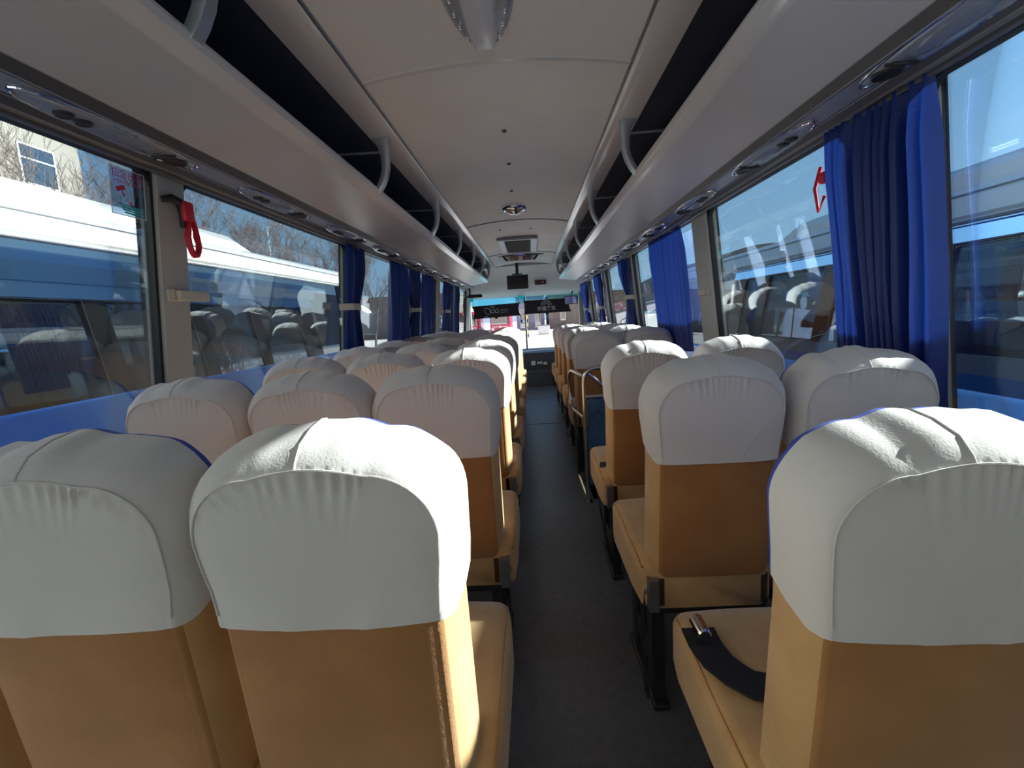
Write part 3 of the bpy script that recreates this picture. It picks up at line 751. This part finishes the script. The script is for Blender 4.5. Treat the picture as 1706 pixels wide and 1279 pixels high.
for i, (x, y) in enumerate(((.0, 2.62), (.0, 3.16), (-.01, 3.82), (-.20, 5.40), (.135, 5.45))):
    b = MB(); b.lathe([(0, -.012), (.008, -.010), (.013, -.003), (.014, .0)], (0, 0, 0), 12); o = b.build('ceiling_stud', M['strip_dark'], smooth=True)
    o.location = (x, y, arch(x)+.001)
    tag(o, 'small dark ceiling fixing, ' + ['nearest one between the two ceiling lamps', 'middle one between the two ceiling lamps', 'the one just before the chrome dome lamp', 'left of the pair before the roof hatch', 'right of the pair before the roof hatch'][i], 'stud', 'small fixings in the ceiling')
root = empty('roof_hatch', (-.03, 6.55, 2.238), 'square roof hatch with grey glass in a chrome frame', 'hatch')
b = MB()
for (x0, x1, y0, y1) in ((-.245, .245, -.62, -.56), (-.245, .245, .56, .62), (-.245, -.16, -.56, .56), (.16, .245, -.56, .56)): b.box(x0, x1, y0, y1, -.035, 0)
b.build('frame', M['grey_metal'], root, bevel=.008)
b = MB(); b.box(-.16, .16, -.56, .56, -.02, -.005); b.build('panel', mat('smoked_hatch', (.07, .075, .06), .8, spec=.1), root)
b = MB(); b.box(-.09, .09, .64, .70, -.06, 0); b.build('handle', M['chrome'], root, bevel=.01)
root = empty('ceiling_vent', (-.025, 7.62, 2.235), 'rounded air intake with two grilles behind the roof hatch', 'vent')
b = MB()
yz = [(0, 0), (.05, -.085), (.12, -.10), (.42, -.07), (.50, 0)]
vs = []
for k in range(13):
    x = -.27+.54*k/12; e = max(.05, 1-abs(x/.275)**5)
    vs += [(x, y+(1-e)*.12, z*e+.004) for y, z in yz]
b.add(vs, [(5*k+j, 5*k+j+1, 5*k+6+j, 5*k+5+j) for k in range(12) for j in range(4)])
b.build('housing', M['ceiling'], root, smooth=True)
b = MB(); b.box(-.36, .36, -.03, -.01, -.018, -.004); b.build('edge', M['strip_dark'], root)
for s_ in (-1, 1):
    b = MB(); v = [(s_*.03, .005, -.012), (s_*.17, .005, -.012), (s_*.17, .044, -.078), (s_*.03, .044, -.078)]
    v2 = [(x, y-.006, z-.004) for x, y, z in v]; b.add(v+v2, [(0, 1, 2, 3), (7, 6, 5, 4)]+[(i_, (i_+1) % 4, 4+(i_+1) % 4, 4+i_) for i_ in range(4)])
    gr = b.build('grille', M['grey_metal'], root)
    b = MB()
    for k in range(6):
        xa = s_*(.045+.02*k); b.add([(xa, -.004, -.018), (xa+.008, -.004, -.018), (xa+.008, .034, -.080), (xa, .034, -.080), (xa, .004, -.012), (xa+.008, .004, -.012), (xa+.008, .042, -.074), (xa, .042, -.074)], [(0, 1, 2, 3), (7, 6, 5, 4), (0, 4, 5, 1), (1, 5, 6, 2), (2, 6, 7, 3), (3, 7, 4, 0)])
    b.build('slats', M['seal'], gr)
b = MB(); b.tube([(-.27, .03, -.006), (-.24, .02, -.05), (-.20, .02, -.085)], .014, 8); b.build('side_bracket', M['seal'], root, smooth=True)
b = MB(); b.tube([(.27, .03, -.006), (.24, .02, -.05), (.20, .02, -.085)], .014, 8); b.build('side_bracket', M['seal'], root, smooth=True)

# television, clock display on the bulkhead
root = empty('television', (-.115, 8.72, 2.06), 'flat black television hanging from the ceiling at the front', 'television')
b = MB(); b.box(-.19, .19, 0, .035, -.285, -.04); b.build('screen', M['screen'], root, bevel=.006)
b = MB(); b.box(-.09, .09, -.02, .06, -.035, -.015); b.box(-.025, .025, .0, .03, -.02, .17); b.box(-.02, .02, .0, .03, -.05, -.01); b.build('mount', M['black_metal'], root)
root = empty('clock_display', (.31, 9.66, 1.93), 'small red digital clock on the front bulkhead', 'clock')
b = MB(); b.box(-.115, .115, -.02, .06, -.045, .045); b.build('case', M['red_led'], root, bevel=.012)
b = MB(); b.box(-.095, -.088, -.0215, -.0195, -.025, .015); b.box(.03, .06, -.0215, -.0195, -.005, .012); b.build('digits', M['print'], root)
root = empty('surveillance_camera', (-1.03, 9.0, 1.66), 'small black camera hanging at the front left corner', 'camera')
b = MB(); b.box(-.02, .24, -.03, .03, .02, .08); b.build('body', M['black_plastic'], root, bevel=.008)
b = MB(); b.tube([(-.02, 0, .05), (-.10, .05, .02), (-.13, .1, -.12), (-.12, .1, -.28)], .016, 8); b.build('cable', M['black_plastic'], root, smooth=True)
b = MB(); b.box(.0, .03, -.01, .01, .08, .20); b.build('bracket', M['black_plastic'], root)

# windscreen sunshades with their marks
def sunshade(x0, x1, zt, zb, y, tilt, label, arcs):
    cx = (x0+x1)/2; root = empty('sunshade', (cx, y, zt), label, 'sunshade', None)
    w = (x1-x0)/2; h = zt-zb
    n = 12; vs = []
    for side in (0, .004):
        for k in range(n+1):
            t = k/n; ins = .035*math.sin(math.pi*t)
            vs += [(-w+ins, side, -h*t), (w-ins, side, -h*t)]
    f = [(2*k, 2*k+1, 2*k+3, 2*k+2) for k in range(n)]+[(2*n+2+2*k, 2*n+4+2*k, 2*n+5+2*k, 2*n+3+2*k) for k in range(n)]
    f += [(2*k, 2*k+2, 2*n+4+2*k, 2*n+2+2*k) for k in range(n)]+[(2*k+1, 2*n+3+2*k, 2*n+5+2*k, 2*k+3) for k in range(n)]
    b = MB(); b.add(vs, f); o = b.build('blind', M['shade'], root)
    b = MB(); b.tube([(-w-.01, .0, .0), (w+.01, .0, .0)], .008, 8); b.tube([(-w-.01, .0, -h), (w+.01, .0, -h)], .008, 8); b.build('rod', M['black_plastic'], root)
    b = MB(); b.box(-.04, .02, -.01, .012, -h-.035, -h); b.build('pull_tab', M['black_plastic'], root)
    for s in (-1, 1):
        b = MB(); b.tube([(s*(w-.02), .004, 0), (s*(w-.02), .006, 1.80-zt)], .003, 5); b.build('cord', M['black_plastic'], root)
    TX = Matrix.Rotation(math.radians(90), 4, 'X')
    def P(t): return Matrix.Translation(t) @ TX
    if arcs:
        b = MB()
        for rr, ww in ((.105, .013), (.070, .011), (.040, .009)):
            pts = [(rr*math.cos(a)-.02, -.003, -.115+rr*.92*math.sin(a)) for a in [math.pi*k/20*1.0 for k in range(0, 21)]]
            v = []
            for (x, yy, z) in pts:
                dx, dz = x+.02, z+.115; L = math.hypot(dx, dz) or 1
                v += [(x-dx/L*ww/2, -.0045, z-dz/L*ww/2), (x+dx/L*ww/2, -.0045, z+dz/L*ww/2), (x+dx/L*ww/2, -.0005, z+dz/L*ww/2), (x-dx/L*ww/2, -.0005, z-dz/L*ww/2)]
            b.add(v, [(4*i+a, 4*i+(a+1) % 4, 4*i+4+(a+1) % 4, 4*i+4+a) for i in range(20) for a in range(4)]+[(0, 1, 2, 3), (80, 83, 82, 81)])
        b.build('arc_logo', M['print'], root)
        text_mesh('宇通客车', .098, P((-.02, -.003, -.185)), 'lettering', M['print'], root, .001, bold=.002)
    else:
        b = MB()
        heart = [(-.20, -.17), (-.235, -.13), (-.25, -.09), (-.235, -.055), (-.20, -.045), (-.17, -.06), (-.155, -.085), (-.13, -.055), (-.09, -.035), (-.055, -.045), (-.04, -.07)]
        b.tube([(x, -.003, z) for x, z in heart], .0055, 6)
        b.tube([(-.20, -.003, -.17), (-.17, -.003, -.20), (-.155, -.003, -.17)], .005, 6)
        b.tube([(-.09, -.003, -.035), (-.05, -.003, -.015), (-.04, -.003, -.025)], .004, 6)
        for c in (-.075, .015):
            b.tube([(c+.043*math.cos(a), -.003, -.125+.033*math.sin(a)) for a in [2*math.pi*k/16 for k in range(17)]], .006, 6)
        b.tube([(-.145, -.003, -.105), (-.128, -.003, -.095), (-.128, -.003, -.165)], .006, 6)
        b.build('heart_logo', M['print'], root)
        text_mesh('大鹏点赞图', .045, P((.17, -.003, -.105)), 'lettering', M['print'], root, .0006) if False else None
        b = MB(); b.box(.085, .245, -.004, -.002, -.165, -.159); b.build('print_line', M['print'], root)
        text_mesh('100', .001, P((0, 0, -.1)), 'x', M['print'], root) if False else None
        b = MB()
        for q in range(5): b.box(.095+q*.031, .117+q*.031, -.004, -.002, -.125, -.119); b.box(.095+q*.031, .117+q*.031, -.004, -.002, -.108, -.103); b.box(.103+q*.031, .108+q*.031, -.004, -.002, -.130, -.098)
        b.build('small_print', M['print'], root)
        b = MB(); b.lathe([(0, -.001), (1, -.001), (1, .001), (0, .001)], (-.22, -.004, -.232), 16, sx=.04, sy=.010, axis='y'); b.build('oval_mark', M['print'], root)
    root.rotation_euler = (0, tilt, 0)
    return root
sunshade(-1.135, -.13, 1.555, 1.305, 10.18, -.025, 'black sunshade with heart logo hanging on the left of the windscreen', False)
sunshade(-.05, .93, 1.60, 1.335, 10.18, -.005, 'black sunshade with arc logo on the right of the windscreen', True)
for i, (x, l) in enumerate(((-1.165, 'cyan blind fitting at the top left corner of the windscreen'), (-.10, 'cyan blind fitting at the top centre of the windscreen'))):
    b = MB(); b.box(-.04, .04, -.02, .02, -.05, .05); o = b.build('blind_fitting', M['cyan'], bevel=.006); o.location = (x, 10.33, 1.70); tag(o, l, 'fitting', 'cyan fittings on the windscreen')
root = empty('rear_view_mirror', (.93, 10.02, 1.56), 'interior rear view mirror at the front right corner', 'mirror')
b = MB(); b.box(-.14, .14, -.01, .03, -.085, .085); b.build('shell', M['black_plastic'], root, bevel=.02)
b = MB(); b.box(-.125, -.005, -.014, -.010, -.07, .07); b.box(.005, .125, -.014, -.010, -.07, .07); b.build('mirror_glass', M['chrome'], root)
b = MB(); b.tube([(0, .02, .07), (.02, .06, .16), (.05, .15, .18), (.06, .26, .14)], .010, 8); b.build('arm', M['black_plastic'], root, smooth=True)

# dashboard and centre console at the front
root = empty('dashboard', (0, 9.6, -.32), 'dark dashboard across the front under the windscreen', 'dashboard')
b = MB(); v = [(y, z) for y, z in ((-.50, 0), (-.50, .78), (-.34, .90), (.40, .94), (.74, .80), (.74, 0))]
k = len(v); b.add([(x, y, z) for x in (-1.25, 1.1) for y, z in v], [tuple(range(k)), tuple(range(k, 2*k))[::-1]]+[(i, (i+1) % k, k+(i+1) % k, k+i) for i in range(k)])
b.build('top_panel', M['dash'], root, bevel=.015)
b = MB(); b.box(.05, .13, -.515, -.498, .68, .76); b.box(.28, .35, -.515, -.498, .68, .73); b.box(.16, .26, -.515, -.498, .70, .74); b.build('switch', M['white_plastic'], root)
b = MB(); b.box(-.1, .45, -.80, -.50, .0, .60); b.build('engine_cover', M['dash'], root, bevel=.03)
root = empty('steering_wheel', (-.75, 8.90, .62), 'steering wheel in front of the driver seat, beyond the left seats', 'steering wheel')
b = MB(); pts = [(.23*math.cos(a), .08*math.sin(a)*-1, .21*math.sin(a)+.0) for a in [2*math.pi*k/24 for k in range(25)]]; b.tube(pts, .014, 8); b.build('rim', M['black_plastic'], root, smooth=True)
b = MB(); b.tube([(-.22, 0, 0), (.22, 0, 0)], .012, 6); b.tube([(0, 0, 0), (0, .14, -.06)], .03, 8); b.build('column', M['black_plastic'], root)

# ================================================================ HANDRAIL AT THE DOOR WELL
root = empty('handrail', (.415, 3.2, 0), 'shiny steel handrail with blue panel beside the door well', 'handrail')
def arcpath(pts, rad, n=5):
    P = [Vector(p) for p in pts]; out = [P[0]]
    for i in range(1, len(P)-1):
        a = (P[i-1]-P[i]).normalized(); c = (P[i+1]-P[i]).normalized()
        s_, e_ = P[i]+a*rad, P[i]+c*rad
        for k in range(n+1):
            t = k/n; out.append(s_*(1-t)**2+P[i]*2*t*(1-t)+e_*t*t)
    return out+[P[-1]]
b = MB(); b.tube(arcpath([(0, 0, 0), (0, 0, .93), (.34, 0, .93), (.62, 0, .74)], .10), .016, 10); b.build('post', M['steel'], root, smooth=True)
b = MB(); b.tube([(.0, 0, .735), (.80, 0, .735)], .015, 10); b.tube([(.03, .0, .895), (.20, .0, .74)], .011, 8); b.build('crossbar', M['steel'], root, smooth=True)
b = MB(); b.tube(arcpath([(0, .0, .585), (-.06, .46, .585), (-.06, .46, .875), (.0, .0, .875)], .12), .014, 10); b.build('side_loop', M['steel'], root, smooth=True)
b = MB(); b.box(.02, .78, -.006, .006, .12, .72); b.build('panel', M['panel_blue'], root)
b = MB()
for (cx, cz) in ((.08, .60), (.20, .58), (.34, .60)):
    b.tube([(cx+.03*math.cos(a)*(1-.02*k), -.008, cz+.035*math.sin(a)*(1-.02*k)) for k, a in enumerate([.5*j for j in range(10)])], .002, 4)
b.build('panel_scrolls', M['black_plastic'], root)
b = MB(); b.tube([(0, 0, .02), (-.01, .54, .02)], .014, 8); b.box(-.03, .03, -.03, .03, 0, .006); b.build('floor_bar', M['steel'], root, smooth=True)
b = MB(); b.tube([(-.01, .53, 0), (-.03, .46, .585)], .014, 8); b.build('front_post', M['steel'], root, smooth=True)

# ================================================================ OUTSIDE
b = MB(); b.box(-120, 120, -60, 200, ZG-.2, ZG); struct(b.build('ground', M['asphalt']))

def coach(sd, xs, y0, y1, zsill, zhead, zroof, fy0, fy1, label, mirror=False):
    """a parked coach: sd is the side it stands on; xs = x of its near flank"""
    root = empty('coach', (xs+sd*1.25, (y0+y1)/2, ZG), label, 'bus', 'coaches parked alongside')
    ox, oy, oz = root.location
    X = lambda a: xs+sd*a-ox     # a = distance into the coach from the near flank
    # lower body
    b = MB(); b.prism([(X(0), ZG+.30-oz), (X(0), zsill-oz), (X(.03), zsill+.02-oz), (X(2.47), zsill+.02-oz), (X(2.5), zsill-oz), (X(2.5), ZG+.30-oz)], y0-oy, y1-oy)
    b.build('body', M['exterior_blue'], root, bevel=.03)
    # roof with cant rails
    hh = zhead-oz; rr = zroof-oz
    pr = [(X(.05), hh), (X(.06), hh+.03), (X(.04), hh+.05), (X(.07), hh+.14), (X(.14), hh+.23), (X(.28), rr-.03), (X(.55), rr), (X(1.25), rr+.06), (X(1.95), rr), (X(2.22), rr-.03), (X(2.36), hh+.23), (X(2.43), hh+.14), (X(2.46), hh+.05), (X(2.45), hh)]
    b = MB(); b.prism(pr, y0-oy, y1-oy); b.build('roof', M['exterior_white'], root, smooth=True, ang=50)
    b = MB(); b.tube([(X(.045), y0-oy, hh+.012), (X(.045), y1-oy, hh+.012)], .010, 6); b.tube([(X(.10), y0-oy, hh+.19), (X(.10), y1-oy, hh+.19)], .006, 6); b.build('gutter', M['grey_metal'], root)
    # air conditioning fairing
    b = MB(); n = 14; vs = []
    L = fy1-fy0
    for k in range(n+1):
        t = k/n; y = fy0+L*t
        e = math.sin(min(1, (1-t)*L/.75)*math.pi/2)*math.sin(min(1, t*L/.75)*math.pi/2) if 0 < t < 1 else 0
        e = max(e, .0)**.7
        for a, z in ((.38, 0), (.40, .10), (.50, .17), (.80, .21), (1.25, .22), (1.70, .21), (2.0, .17), (2.10, .10), (2.12, 0)):
            vs.append((X(1.25+(a-1.25)*(.9+.1*e)), y-oy, rr-.03+z*e*1.15))
    b.add(vs, [(9*k+j, 9*k+j+1, 9*k+10+j, 9*k+9+j) for k in range(n) for j in range(8)])
    b.build('roof_fairing', M['exterior_white'], root, smooth=True)
    # flank glazing: near and far side, front and rear screens
    h = zhead-zsill
    for a, nm in ((.015, 'side_glass'), (2.485, 'side_glass')):
        t = .05*(1 if a < 1 else -1)
        b = MB(); b.prism([(X(a), zsill-oz), (X(a+.012), zsill-oz), (X(a+t*.8+.012), zhead+.01-oz), (X(a+t*.8), zhead+.01-oz)], y0+.05-oy, y1-.7-oy); b.build(nm, M['bus_glass'], root)
    for yy in [y0+.05+1.75*k for k in range(int((y1-y0)/1.75)+1)]:
        b = MB(); b.prism([(X(.035), zsill-oz), (X(.09), zsill-oz), (X(.13), zhead-oz), (X(.075), zhead-oz)], yy-oy, yy+.10-oy); b.build('window_post', M['cabin_dark'], root)
    b = MB(); b.box(X(.03), X(2.47), y1-.75-oy, y1-.69-oy, zsill-oz, zhead-oz) if False else None
    b = MB(); b.prism([(X(.06), ZG+.35-oz), (X(.06), hh), (X(2.44), hh), (X(2.44), ZG+.35-oz)], y1-oy, y1+.12-oy); b.build('front_face', M['exterior_white'], root, bevel=.05)
    b = MB(); b.box(min(X(.12), X(2.38)), max(X(.12), X(2.38)), y1+.12-oy, y1+.135-oy, zsill-.35-oz, hh-.05); b.build('windscreen', M['bus_glass'], root)
    b = MB(); b.box(min(X(.02), X(.09)), max(X(.02), X(.09)), y1-.72-oy, y1+.02-oy, zsill-.1-oz, hh); b.build('front_post', M['cabin_dark'], root)
    b = MB(); b.box(min(X(.06), X(2.44)), max(X(.06), X(2.44)), y0-oy-.02, y0-oy, ZG+.35-oz, hh); b.build('rear_face', M['exterior_white'], root)
    b = MB(); b.box(min(X(1.18), X(1.32)), max(X(1.18), X(1.32)), y0-oy+.1, y1-oy-.8, zsill-.5-oz, zhead-.35-oz); b.build('seat_rows', M['cabin_dark'], root)
    for y in (y0+2.3, y1-2.4):
        b = MB(); b.lathe([(.0, 0), (.28, 0), (.30, .02), (.46, .03), (.48, .12), (.46, .24), (0, .24)], (X(-.0), y-oy, .48), axis='x', seg=24); b.build('wheel', M['seal'], root, smooth=True)
    if mirror:
        b = MB(); b.tube([(X(.25), y1+.1-oy, 1.98-oz+.55), (X(.15), y1+.30-oy, 1.62+.02-oz), (X(.10), y1+.42-oy, 1.60-oz), (X(.02), y1+.62-oy, 1.52-oz)], [.04, .06, .07, .05], 10); b.build('mirror_arm', M['exterior_white'], root, smooth=True)
        b = MB(); b.box(min(X(-.12), X(.16)), max(X(-.12), X(.16)), y1+.50-oy, y1+.60-oy, 1.12-oz, 1.52-oz); b.build('wing_mirror', M['exterior_white'], root, bevel=.03)
    return root
coach(-1, -2.90, -3.5, 8.35, .905, 1.93, 2.26, -2.5, 6.30, 'coach with sunlit white roof and blue flank parked on the left', True)
coach(1, 2.75, -3.5, 10.0, .67, 1.70, 2.00, -2.5, 6.5, 'coach in shade with blue tinted windows parked on the right', False)

# red coaches seen through the windscreen
def front_coach(x, y, label, rz=0):
    root = empty('parked_bus', (x, y, ZG), label, 'bus', 'red buses ahead', rz)
    b = MB(); b.box(-1.25, 1.25, 0, 9, .35, 3.1); b.build('body', M['red_paint'], root, bevel=.12, smooth=True)
    b = MB(); b.box(-1.12, 1.12, -.03, .0, 1.35, 2.75); b.build('windscreen', M['bus_glass'], root, bevel=.01)
    b = MB(); b.box(-1.0, 1.0, -.05, -.0, 1.02, 1.12); b.lathe([(0, -.08), (.14, -.08), (.14, -.0), (0, 0)], (0, -.01, 1.06), axis='y', seg=20); b.build('chrome_bar', M['white_plastic'], root)
    for s in (-1, 1):
        b = MB(); b.box(s*.75, s*1.12, -.06, 0, .62, .95); b.build('headlight', M['white_plastic'], root, bevel=.03)
    b = MB(); b.box(-1.2, 1.2, -.10, 0, .35, .58); b.build('bumper', M['red_paint'], root, bevel=.03)
    b = MB(); b.box(-.25, .25, -.115, -.10, .40, .53); b.build('number_plate', M['yellow'], root)
    for s in (-1, 1):
        for yy in (1.8, 6.6):
            b = MB(); b.lathe([(0, -.12), (.42, -.12), (.46, 0), (.42, .12), (0, .12)], (s*1.12, yy, .46), axis='x', seg=20); b.build('wheel', M['seal'], root, smooth=True)
    return root
front_coach(-3.75, 60, 'red bus facing us beyond the windscreen, under the heart logo shade')
front_coach(-7.9, 61, 'red bus at the left edge of the windscreen view')
rb = front_coach(10.5, 24, 'red bus seen through the far right side windows', -.5)

# buildings and yard ahead
def block(name, x0, x1, y0, y1, h, m, label, wins=None, cat='building'):
    root = empty(name, ((x0+x1)/2, (y0+y1)/2, ZG), label, cat)
    ox, oy = root.location.x, root.location.y
    b = MB(); b.box(x0-ox, x1-ox, y0-oy, y1-oy, 0, h); b.build('wall', M[m], root)
    b = MB(); b.box(x0-ox-.15, x1-ox+.15, y0-oy-.15, y1-oy+.15, h, h+.25); b.build('parapet', M[m], root)
    if wins:
        for (a, yy, z, w, hh, face) in wins:
            b = MB(); g = MB()
            if face == 'y':
                b.box(a-ox-w/2, a-ox+w/2, y0-oy-.05, y0-oy+.05, z, z+hh); g.box(a-ox-w/2+.08, a-ox+w/2-.08, y0-oy-.07, y0-oy-.05, z+.08, z+hh-.08)
            else:
                b.box(x1-ox-.05, x1-ox+.05, yy-oy-w/2, yy-oy+w/2, z, z+hh); g.box(x1-ox+.05, x1-ox+.07, yy-oy-w/2+.08, yy-oy+w/2-.08, z+.08, z+hh*.62); g.box(x1-ox+.05, x1-ox+.07, yy-oy-w/2+.08, yy-oy+w/2-.08, z+hh*.66, z+hh-.08)
            f = b.build('window', M['white_plastic'], root); g.build('pane', M['bus_glass'], f)
    return root
block('building', -45, -25, -20, 27.8, 20, 'cream_wall', 'tall cream building behind the left coach', [(0, 25.3, 9.4+.95, 1.9, 2.0, 'x'), (0, 21.0, 9.4+.95, 1.9, 2.0, 'x'), (0, 16.5, 10.35, 1.9, 2.0, 'x'), (0, 25.3, 5.9, 1.9, 2.0, 'x'), (0, 21, 5.9, 1.9, 2.0, 'x'), (0, 25.3, 14.6, 1.9, 2.0, 'x'), (0, 21.0, 14.6, 1.9, 2.0, 'x')])
block('warehouse', -2.2, 2.3, 78, 92, 5.2, 'bluegrey_wall', 'blue grey shed straight ahead beyond the yard', [(-1.0, 0, .2, 1.4, 3.0, 'y'), (1.2, 0, .2, 1.0, 2.6, 'y')])
block('warehouse', 2.9, 16, 74, 90, 5.0, 'cream_wall', 'pale building right of the blue grey shed', [(5, 0, 1.2, .8, 1.6, 'y'), (8, 0, 1.2, .8, 1.6, 'y')])
block('warehouse', -30, -10.5, 72, 90, 6, 'cream_wall', 'pale building behind the red buses', [(-14, 0, 1.2, 1.6, 1.8, 'y'), (-20, 0, 1.2, 1.6, 1.8, 'y')])
block('warehouse', -40, -17, 30, 44, 4.4, 'bluegrey_wall', 'low grey shed behind the bare trees on the left', [(0, 33, 1.0, 1.6, 1.4, 'x'), (0, 38, 1.0, 1.6, 1.4, 'x')])
root = empty('utility_box', (1.5, 55, ZG), 'white box standing in the yard ahead', 'box')
b = MB(); b.box(-.65, .65, 0, 1.0, .08, 1.0); b.build('body', M['white_plastic'], root, bevel=.04)
b = MB(); b.box(-.6, .6, .05, .95, 0, .08); b.box(-.7, .7, -.05, 1.05, 1.0, 1.06); b.build('plinth', M['grey_metal'], root)
root = empty('striped_post', (-.33, 50, ZG), 'yellow and black striped post in the yard ahead', 'post')
for k in range(6):
    b = MB(); b.box(-.12, .12, -.12, .12, k*.38, (k+1)*.38); b.build('band', M['yellow'] if k % 2 else M['seal'], root)
# hills on the right horizon
b = MB(); vs = []; n = 40
for k in range(n+1):
    t = k/n; x = 60+420*t; h = 6+26*math.sin(math.pi*t)**.6*(1+.18*math.sin(11*t)+.08*math.sin(29*t))
    vs += [(x, 420-160*t, ZG), (x+20, 450-160*t, ZG+h*1.6), (x+60, 520-160*t, ZG)]
b.add(vs, [(3*k+j, 3*k+j+1, 3*k+4+j, 3*k+3+j) for k in range(n) for j in range(2)])
struct(b.build('hills', M['hill'], smooth=True))

# bare trees on the left
def tree(x, y, h, label, seed):
    rng = random.Random(seed); b = MB(); tb = MB()   # twigs thick enough to read at this distance
    def br(mb, p, dr, L, r, dep):
        n = 4; P = [p.copy()]; q = p.copy(); dd = dr.copy()
        for i in range(n):
            dd = (dd+Vector((rng.gauss(0, .075), rng.gauss(0, .075), .05))).normalized(); q = q+dd*L/n; P.append(q.copy())
        mb.tube(P, [r*(1-.5*i/n) for i in range(n+1)], 3 if dep > 1 else 6, caps=False)
        if dep >= 5: return
        k = 3 if dep else 8
        for j in range(k+(1 if dep < 3 else 0)):
            t = rng.uniform(.35, 1.0) if dep else rng.uniform(.28, 1.0); i0 = min(n-1, int(t*n)); st = P[i0].lerp(P[i0+1], t*n-i0)
            a = rng.uniform(0, 6.28); sp = rng.uniform(.35, .95)
            nd = (dd+Vector((math.cos(a)*sp, math.sin(a)*sp, rng.uniform(0, .35)))).normalized()
            br(b, st, nd, L*rng.uniform(.5, .72), max(.007, r*.52*(1-.3*t)), dep+1)
    root = empty('bare_tree', (x, y, ZG), label, 'tree', 'bare trees beyond the left coach')
    br(tb, Vector((0, 0, 0)), Vector((0, 0, 1)), h*.6, .13, 0)
    tb.build('trunk', M['bark'], root, fix=False); b.build('branches', M['bark'], root, fix=False)
tl = [(-13, 7.5, 8.0, 'bare tree in front of the cream building, nearest the photo edge'), (-14, 10.5, 7.6, 'bare tree at the corner of the cream building'), (-15, 15, 8.6, 'bare tree behind the exit sticker'),
      (-12.5, 14.5, 6.8, 'bare tree left of the middle of the second left window'), (-14.5, 20, 8.2, 'tall bare tree in the middle of the second left window'), (-12.5, 21, 7.0, 'bare tree near the far end of the roof fairing'), (-14, 27, 8.2, 'bare tree at the far end of the second left window'), (-12, 30, 7.0, 'bare tree just before the tied left curtain'), (-13, 37, 8.0, 'bare tree seen between the left curtains'), (-15, 46, 8.5, 'farthest bare tree between the left curtains')]
for i, (x, y, h, l) in enumerate(tl): tree(x, y, h, l, 40+i)
b = MB(); b.tube([(0, 0, 0), (0, 0, 8.6)], [.07, .035], 8); root = empty('lamp_post', (-15.8, 30, ZG), 'thin white lamp post among the bare trees', 'lamp post'); b.build('pole', M['white_plastic'], root, smooth=True)
b = MB(); b.tube([(0, 0, 8.5), (.5, 0, 8.7), (1.0, 0, 8.7)], .04, 6); b.build('lamp_arm', M['white_plastic'], root, smooth=True)
